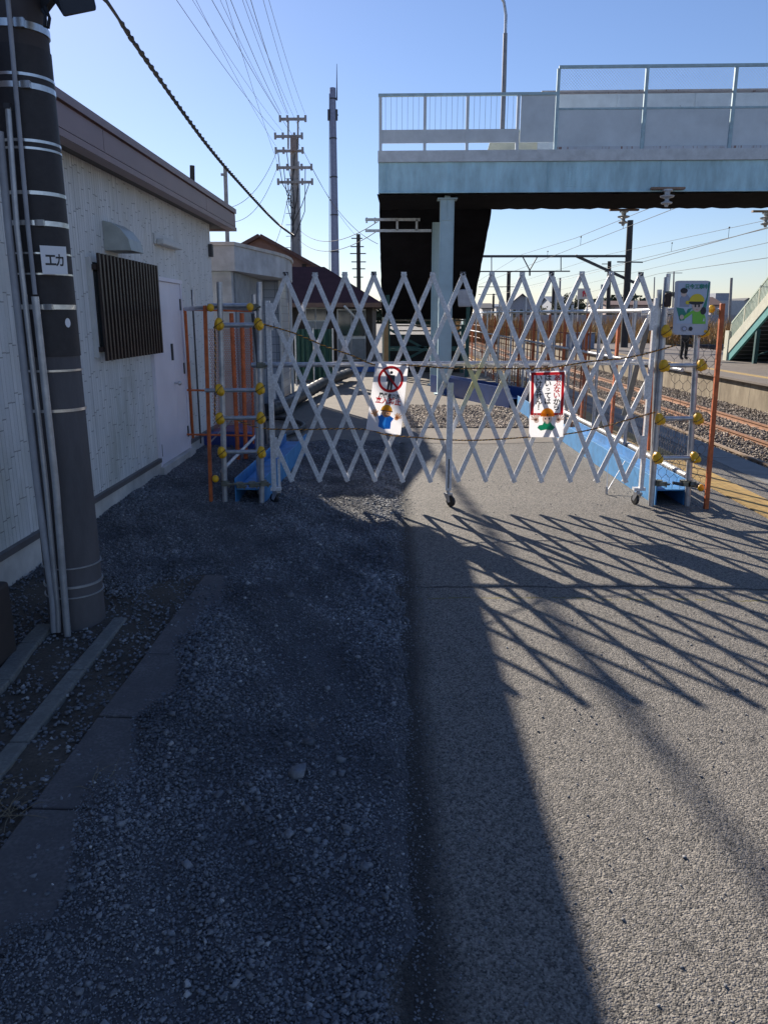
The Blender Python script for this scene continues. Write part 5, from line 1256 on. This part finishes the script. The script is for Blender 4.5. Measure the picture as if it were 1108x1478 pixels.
# drop lines from pole to lower right and left
for a_, b_, lb in ((at(438, 218, UY), at(520, 345, 66), 'thin line from the power pole down to the smaller pole right of it'), (at(450, 242, UY), at(545, 352, 30), 'thin line from the power pole crossing towards the bridge stairs'), (at(430, 330, UY), at(545, 320, 19), 'slack line from the power pole to the bracket on the bridge'), (at(430, 345, UY), at(545, 333, 19), 'lower slack line from the power pole to the bridge bracket'),
                  (at(400, 218, UY), at(330, 300, 30), 'thin line from the crossarm down to the mast behind the roof'), (at(400, 242, UY), at(340, 320, 30), 'second thin line from the crossarm down behind the roof'), (at(418, 268, UY), at(390, 362, 34), 'thin guy line from the power pole down to the pink gable')):
    mb = wire([a_, b_], .010, .5, 14, WIRE); tag(mb.build('power_line', WIREG, org=a_), lb, 'power line', 'service lines from the power pole')
# thick twisted cable
C = [Vector((-4.55, -12, 10.2)), Vector((-4.6, 2, 8.05)), atx(153, 0, -4.65), atx(200, 70, -4.65), atx(300, 210, -4.67), atx(360, 280, -4.69), atx(400, 322, -4.7), at(425, 341, 37.7)]
D = []
for i in range(len(C) - 1):
    p0 = C[max(i - 1, 0)]; p1 = C[i]; p2 = C[i + 1]; p3 = C[min(i + 2, len(C) - 1)]; n = max(3, int((p2 - p1).length / .08))
    for k in range(n): t = k / n; D.append(.5 * ((2 * p1) + (-p0 + p2) * t + (2 * p0 - 5 * p1 + 4 * p2 - p3) * t * t + (-p0 + 3 * p1 - 3 * p2 + p3) * t ** 3))
D.append(C[-1])
TC = thing('twisted_cable', C[-1], 'thick black twisted cable sagging from the top left down to the power pole', 'cable')
MB().tube(D, .028, 6).build('core', WIRE, TC)
for s_ in (0, math.pi):
    out = []; L = 0
    for i, c in enumerate(D):
        if i: L += (c - D[i - 1]).length
        t = L * 11 + s_; out.append(c + Vector((math.cos(t) * .030, 0, math.sin(t) * .030)))
    MB().tube(out, .024, 5).build('strand', WIRE, TC)

def simple_pole(px, ytop, Y, base_px, r, label, name='utility_pole', m=GREYP, arms_=(), grp='poles in the background', zb=0):
    t = at(px, ytop, Y); b_ = at(base_px, 460, Y); T = thing(name, (b_.x, Y, zb), label, 'pole', grp)
    MB().tube([(b_.x, Y, zb), t], [r * 1.2, r], 10).build('shaft', m, T, smooth=True)
    for x0_, x1_, y_ in arms_: p = at(x0_, y_, Y - r); q = at(x1_, y_, Y - r); MB().bar(p, q, .06, .08).build('crossarm', m, T)
    return T
# telecom mast
MY = 80
T = thing('mast', (-5.9, MY, 0), 'tall slender steel telecom mast with ladder and whip antenna', 'mast')
t = at(480, 127, MY); b_ = at(484.5, 460, MY); MB().tube([(b_.x, MY, 0), t], [.46, .28], 16).build('shaft', mat('mast_steel', (.24, .26, .36), .45, .5), T, smooth=True)
for z_ in np.linspace(1, t.z - 1, 7): MB().tube([(b_.x + (t.x - b_.x) * z_ / t.z, MY, z_), (b_.x + (t.x - b_.x) * z_ / t.z, MY, z_ + .12)], .48 - .17 * z_ / t.z, 14).build('flange', DSTEEL, T)
MB().tube([(b_.x - .65, MY, 0), at(475.5, 135, MY)], .04, 5).tube([(b_.x - .45, MY, 0), at(477.5, 135, MY)], .03, 5).build('ladder', DSTEEL, T)
MB().tube([at(486, 145, MY), at(486, 92, MY)], [.07, .02], 6).build('antenna', DSTEEL, T)
mb = MB(); 
for px in (474, 478, 486): mb.bar(at(px, 158, MY), at(px, 174, MY), .22, .16)
mb.bar(at(473, 166, MY), at(488, 166, MY), .1, .1); mb.bar(at(477, 142, MY), at(487, 142, MY), .1, .1); mb.build('antenna_panels', DSTEEL, T)
simple_pole(517, 338, 66, 518, .16, 'dark distant power pole with many crossarms right of the mast', m=DARKP, arms_=((507, 523, 344), (506, 525, 356), (505, 528, 366), (507, 528, 378), (508, 527, 388), (510, 524, 400)))
simple_pole(277.5, 239, 30, 278, .09, 'dark stub pole rising behind the brown fascia', m=DARKP)
simple_pole(325, 240, 29, 331, .07, 'slim grey mast behind the far end of the brown roof', m=GREYP, arms_=((319, 325, 252),))
# catenary gantry
CY_ = 47.0
T = thing('catenary_mast', (13.2, CY_, -.2), 'stout dark catenary mast with beam across the tracks', 'catenary mast')
t = at(909, 318, CY_); b_ = at(903, 460, CY_)
MB().tube([(b_.x, CY_, -.1), (t.x, CY_, t.z)], [.22, .17], 16).build('shaft', DARKP, T, smooth=True)
p = at(640, 370, CY_); q = at(905, 368.5, CY_); q.z = p.z; MB().bar(p, q, .12, .13).build('beam', DSTEEL, T)
p = at(640, 392, CY_); q = at(822, 391.5, CY_); MB().bar(p, q, .06, .07).build('lower_beam', DSTEEL, T)
mb = MB(); 
for x0_, x1_ in ((753, 764), (776, 764)): mb.bar(at(x0_, 369, CY_), at(x1_, 390, CY_), .06, .06)
mb.bar(at(764, 390, CY_), at(764, 398, CY_), .09, .09)
for x_ in (709, 809): mb.bar(at(x_, 370, CY_), at(x_ - (0), 391, CY_), .05, .05)
mb.bar(at(890, 378, CY_ - .2), at(927, 378.5, CY_ - .2), .07, .07); mb.build('hangers', DSTEEL, T)
MB().bar(at(830, 369, CY_ + .2), at(915, 408, CY_ + .2), .13, .15).build('diagonal_stay', DSTEEL, T)
for px, yt, Y, r, lb, ar in ((734, 391, 95, .22, 'dark catenary pole just right of the bridge stairs', ((690, 745, 414),)), (712, 424, 120, .16, 'thin distant pole at the left of the far catenary poles', ((690, 722, 425),)), (799, 400, 100, .2, 'far dark catenary pole left of the bushes', ()), (808, 401, 105, .12, 'grey thin pole beside the far dark catenary pole', ()), (879, 377, 85, .2, 'mid distance catenary pole behind the diagonal stay', ((868, 879, 381), (872, 905, 392))), (1055, 401, 75, .12, 'slim pole right of the works notice', ()), (1094, 421, 130, .14, 'small distant pole with crossarm above the far stairs', ((1088, 1100, 424),)), (972, 392, 110, .1, 'distant antenna pole above the notice', ((962, 984, 394),)), (944, 400, 140, .1, 'far thin pole near the gate end', ())):
    simple_pole(px, yt, Y, px - 1, r, lb, name='catenary_pole', m=DARKP if r > .15 else GREYP, arms_=ar, grp='far poles along the railway', zb=-.9)
# overhead contact lines
def ohl(pts, r, label): 
    mb = wire(pts, r, 0, 10); tag(mb.build('contact_wire', WIRE, org=pts[0]), label, 'wire', 'overhead railway wires')
zc_ = 4.45
ohl([(7.5, 2, zc_), (7.5, 49, zc_ + .02), (7.2, 100, zc_)], .009, 'lower contact wire over the near track passing under the bridge')
ohl([(7.5, 2, zc_ + .55), (7.5, 12, zc_ + .30), (7.5, 22, zc_ + .28), (7.5, 34, zc_ + .38), (7.5, 48, zc_ + .8), (7.4, 75, zc_ + .3), (7.3, 100, zc_ + .8)], .009, 'upper messenger wire over the near track')
ohl([(12.2, 8, zc_), (12.2, 100, zc_)], .009, 'lower contact wire over the far platform side')
ohl([(12.2, 8, zc_ + .3), (12.2, 26, zc_ + .25), (12.2, 47, zc_ + .7), (12.2, 100, zc_ + .5)], .008, 'upper messenger wire over the far platform side')
ohl([at(1108, 328, 24), at(927, 378, CY_ - .2)], .014, 'thick feeder wire rising from the catenary mast to the right edge')
ohl([at(1108, 372, 30), at(950, 395, 60), at(820, 430, 120)], .012, 'lowest faint wire above the works notice')
ohl([at(1108, 350, 30), at(950, 385, 60), at(780, 425, 120)], .010, 'second faint wire above the works notice')
ohl([at(690, 432, 100), at(850, 395, 70), at(905, 380, CY_)], .012, 'feeder wire sloping from the distant poles up to the mast')
mb = MB()
for y_ in (13.2, 15.2, 19, 22.5, 27, 33, 40): mb.tube([(7.5, y_, zc_), (7.5, y_, zc_ + .32)], .008, 4); mb.blob((7.5, y_, zc_ + .33), .035, .05, .035, None, 6, 4)
for y_ in (30, 36, 26): mb.tube([(12.2, y_, zc_), (12.2, y_, zc_ + .35)], .008, 4); mb.blob((12.2, y_, zc_ + .36), .035, .05, .035, None, 6, 4)
tag(mb.build('wire_droppers', WIRE, org=(7.5, 20, zc_)), 'short droppers with dark balls linking the overhead wires', 'wire droppers', 'overhead railway wires')

# ------------------------------------------------------------------ far background
def leaves(name, box, n, sz_, m, label, kind=None, cat='bush', up=False):
    x0_, x1_, y0_, y1_, z0_, z1_ = box; n = int(n)
    c = np.stack([rng.uniform(x0_, x1_, n), rng.uniform(y0_, y1_, n), np.zeros(n)], 1)
    u = (c[:, 0] - x0_) / (x1_ - x0_); top = z0_ + (z1_ - z0_) * (0.55 + .25 * np.sin(u * 17) + .2 * np.sin(u * 41 + 1)) * np.clip(np.minimum(u, 1 - u) * 8, .25, 1)
    V = np.zeros((n, 3, 3)); 
    if up:
        lean = rng.normal(0, .18, (n, 2)); hgt = (top - z0_) * rng.uniform(.5, 1, n); w_ = sz_ * rng.uniform(.5, 1.2, n); a = rng.uniform(0, np.pi, n)
        V[:, 0] = c + np.stack([np.cos(a) * w_, np.sin(a) * w_, np.full(n, z0_)], 1); V[:, 1] = c + np.stack([-np.cos(a) * w_, -np.sin(a) * w_, np.full(n, z0_)], 1)
        V[:, 2] = c + np.stack([lean[:, 0] * hgt * 2, lean[:, 1] * hgt * 2, z0_ + hgt], 1)
    else:
        c[:, 2] = z0_ + (top - z0_) * np.sqrt(rng.uniform(0, 1, n)); V = c[:, None, :] + rng.normal(0, sz_, (n, 3, 3))
    me = bpy.data.meshes.new(name); me.from_pydata(V.reshape(-1, 3).tolist(), [], [(3 * i, 3 * i + 1, 3 * i + 2) for i in range(n)]); me.materials.append(m)
    o = bpy.data.objects.new(name, me); COL.objects.link(o); tag(o, label, cat, kind=kind); return o
leaves('dry_grass', (11, 30, 55, 75, -.2, 2.3), 16000, .05, DRY, 'tall dry golden grass beyond the far platform', 'stuff', 'dry grass', True)
leaves('dry_grass', (6.6, 16, 78, 100, -.6, 2.6), 9000, .07, DRY, 'dry reddish grass along the line beyond the fence', 'stuff', 'dry grass', True)
leaves('bush', (17.5, 21.5, 88, 92, -.5, 4.3), 22000, .085, LEAFD, 'dark green bush in the distance behind the lattice gate')
leaves('bush', (14.6, 16.3, 84, 87, -.5, 3.0), 6000, .08, LEAFY, 'small yellow leaved bush left of the dark green bush')
leaves('bush', (19.5, 24, 84, 87, -.6, 3.0), 9000, .085, LEAFY, 'low yellow green bush in front of the dark green bush')
leaves('treeline', (-40, 190, 230, 260, -1, 7.5), 24000, .7, LEAFD, 'dark distant tree line along the horizon', 'stuff', 'tree line')
HW = [mat('far_wall_white', (.55, .54, .53), .8, bmp=0), mat('far_wall_pink', (.45, .36, .35), .8, bmp=0), mat('far_wall_grey', (.33, .35, .40), .8, bmp=0)]
HR = [mat('far_roof_dark', (.07, .07, .08), .7, bmp=0), mat('far_roof_brown', (.16, .09, .07), .7, bmp=0), mat('far_roof_blue', (.14, .18, .25), .7, bmp=0)]
def far_house(xa, xb, ye, yr, Y, dep, ax, w_, r_, lb, wins=3):
    a = at(xa, ye, Y); b_ = at(xb, ye, Y); zr = at(xa, yr, Y + (dep / 2 if ax == 'x' else 0)).z; wl = []
    L = b_.x - a.x
    for i in range(wins): wl.append((a.x + L * (i + .25) / wins, a.x + L * (i + .7) / wins, a.z - 1.9, a.z - .8))
    house(lb, 'house', a.x, b_.x, Y, Y + dep, -.9, a.z, zr, ax, w_, r_, .4, wl, 'house', 'houses on the horizon')
far_house(737, 768, 438, 425, 110, 8, 'y', HW[2], HR[0], 'grey gabled house right of the first dark catenary pole')
far_house(696, 709, 445, 439, 120, 8, 'x', HW[0], HR[0], 'white house at the edge of the bridge netting', 2)
far_house(716, 727, 443, 440, 130, 8, 'x', HW[0], HR[2], 'small pale house between two distant poles', 2)
far_house(796, 822, 436, 429, 120, 9, 'x', HW[2], HR[2], 'blue roofed house behind the dark bush')
far_house(820, 838, 447, 438, 100, 8, 'x', HW[2], HR[0], 'dark roofed house left of the red and white board', 2)
far_house(862, 876, 447, 439, 115, 8, 'y', HW[2], HR[0], 'dark gabled house right of the red and white board', 2)
far_house(882, 950, 441, 436, 90, 9, 'x', HW[1], HR[1], 'long brown roofed house behind the stout catenary mast', 5)
far_house(1026, 1040, 440, 430, 120, 9, 'x', HW[1], HR[1], 'brown roofed house at the right edge of the works notice', 2)
far_house(1072, 1084, 435, 431, 140, 9, 'y', HW[0], HR[0], 'small house just left of the far stairs', 1)
a = at(1036, 424, 130); b_ = at(1072, 448, 130)
T = thing('building', (a.x, 130, -.9), 'large white and grey commercial block right of the works notice', 'building')
MB().box(a.x, b_.x, 130, 145, -.9, at(0, 434, 130).z).build('wall', HW[0], T); c_ = at(1052, 423, 131)
MB().box(a.x, c_.x, 131, 142, at(0, 434, 130).z, c_.z).build('tower', HW[2], T)
for i in range(3): MB().box(a.x - .02 + i * 1.6, a.x + 1.2 + i * 1.6, 129.95, 130.02, 1.0, 1.9).build('window', GLASS, T)
# shed row / fence on far platform side
T = thing('wall', (20, 60, -.5), 'long grey wall behind the dry grass on the far side', 'wall'); MB().box(12.5, 60, 76, 76.3, -.9, 1.9).build('panel', HW[2], T)
T = thing('trackside_shelter', (12, 60, 0), 'small grey trackside cabinet behind the fence', 'cabinet')
p = at(840, 490, 45); MB().box(p.x - .9, p.x + .7, 45, 46, -.1, .75).build('body', mat('cabinet', (.25, .28, .36), .6), T, bevel=.03)
MB().box(p.x - .95, p.x + .75, 44.95, 46.05, .752, .80).build('lid', CONC, T)
# red & white board
T = thing('billboard', (0, 70, 0), 'small white board with red emblem on posts beyond the fence', 'billboard'); p = at(842, 424, 70)
MB().box(p.x - .55, p.x + .55, 70, 70.08, p.z - .45, p.z + .45).build('board', WHITEP, T)
MB().blob((p.x + .05, 69.98, p.z + .12), .2, .03, .16, None, 14, 8).box(p.x - .1, p.x + .0, 69.95, 69.99, p.z - .25, p.z + .1).box(p.x + .12, p.x + .22, 69.95, 69.99, p.z - .22, p.z + .1).build('emblem', mat('board_red', (.6, .06, .09), .6, bmp=0), T)
for dx in (-.4, .4): MB().box(p.x + dx - .04, p.x + dx + .04, 70.09, 70.17, -.9, p.z + .4).build('post', GALV, T)

# ------------------------------------------------------------------ person on the far platform
def person(x, y, z0, label, face=0.0):
    J = {'pel': (0, 0, .92), 'sp': (0, 0, 1.15), 'ch': (0, .01, 1.36), 'nk': (0, 0, 1.47), 'hd': (0, -.01, 1.57), 'tp': (0, 0, 1.66)}
    V = [(0, 0, .92), (0, 0, 1.15), (0, .01, 1.36), (0, 0, 1.46), (0, -.015, 1.56), (0, -.005, 1.66)]; Rr = [.20, .19, .21, .07, .10, .085]
    E_ = [(0, 1), (1, 2), (2, 3), (3, 4), (4, 5)]
    for s_ in (-1, 1):
        b0 = len(V); V += [(s_ * .10, 0, .86), (s_ * .11, -.02, .48), (s_ * .12, .02, .09), (s_ * .13, -.12, .04)]; Rr += [.12, .085, .065, .055]; E_ += [(0, b0), (b0, b0 + 1), (b0 + 1, b0 + 2), (b0 + 2, b0 + 3)]
        b0 = len(V); V += [(s_ * .19, 0, 1.37), (s_ * .24, .02, 1.10), (s_ * .20, -.14, .93), (s_ * .19, -.2, .90)]; Rr += [.085, .07, .05, .04]; E_ += [(2, b0), (b0, b0 + 1), (b0 + 1, b0 + 2), (b0 + 2, b0 + 3)]
    me = bpy.data.meshes.new('person'); me.from_pydata(V, E_, []); o = bpy.data.objects.new('person', me); COL.objects.link(o)
    sk = o.modifiers.new('skin', 'SKIN'); ly = me.skin_vertices[0].data if me.skin_vertices else None
    if ly is None: 
        bpy.context.view_layer.objects.active = o; bpy.ops.mesh.customdata_skin_add() ; ly = me.skin_vertices[0].data
    for i, d in enumerate(ly): d.radius = (Rr[i], Rr[i] * .85)
    ly[0].use_root = True
    su = o.modifiers.new('s', 'SUBSURF'); su.levels = 2; su.render_levels = 2
    m, nt, b = new_mat('dark_clothes'); sx = node(nt, 'SeparateXYZ'); nt.links.new(objco(nt), sx.inputs[0])
    c = mixc(nt, mth(nt, 'GREATER_THAN', sx.outputs[2], .86), (.012, .012, .016), (.03, .03, .04)); c = mixc(nt, mth(nt, 'GREATER_THAN', sx.outputs[2], 1.47), c, (.40, .25, .18)); c = mixc(nt, mth(nt, 'GREATER_THAN', sx.outputs[2], 1.62), c, (.015, .012, .01))
    nt.links.new(c, b.inputs['Base Color']); b.inputs['Roughness'].default_value = .8; me.materials.append(m)
    o.location = (x, y, z0); o.rotation_euler = (0, 0, face); tag(o, label, 'person'); return o
q = atz(985, 519, -.1)
person(q.x, q.y, -.1, 'person in dark clothes standing on the far platform behind the works notice', .4)
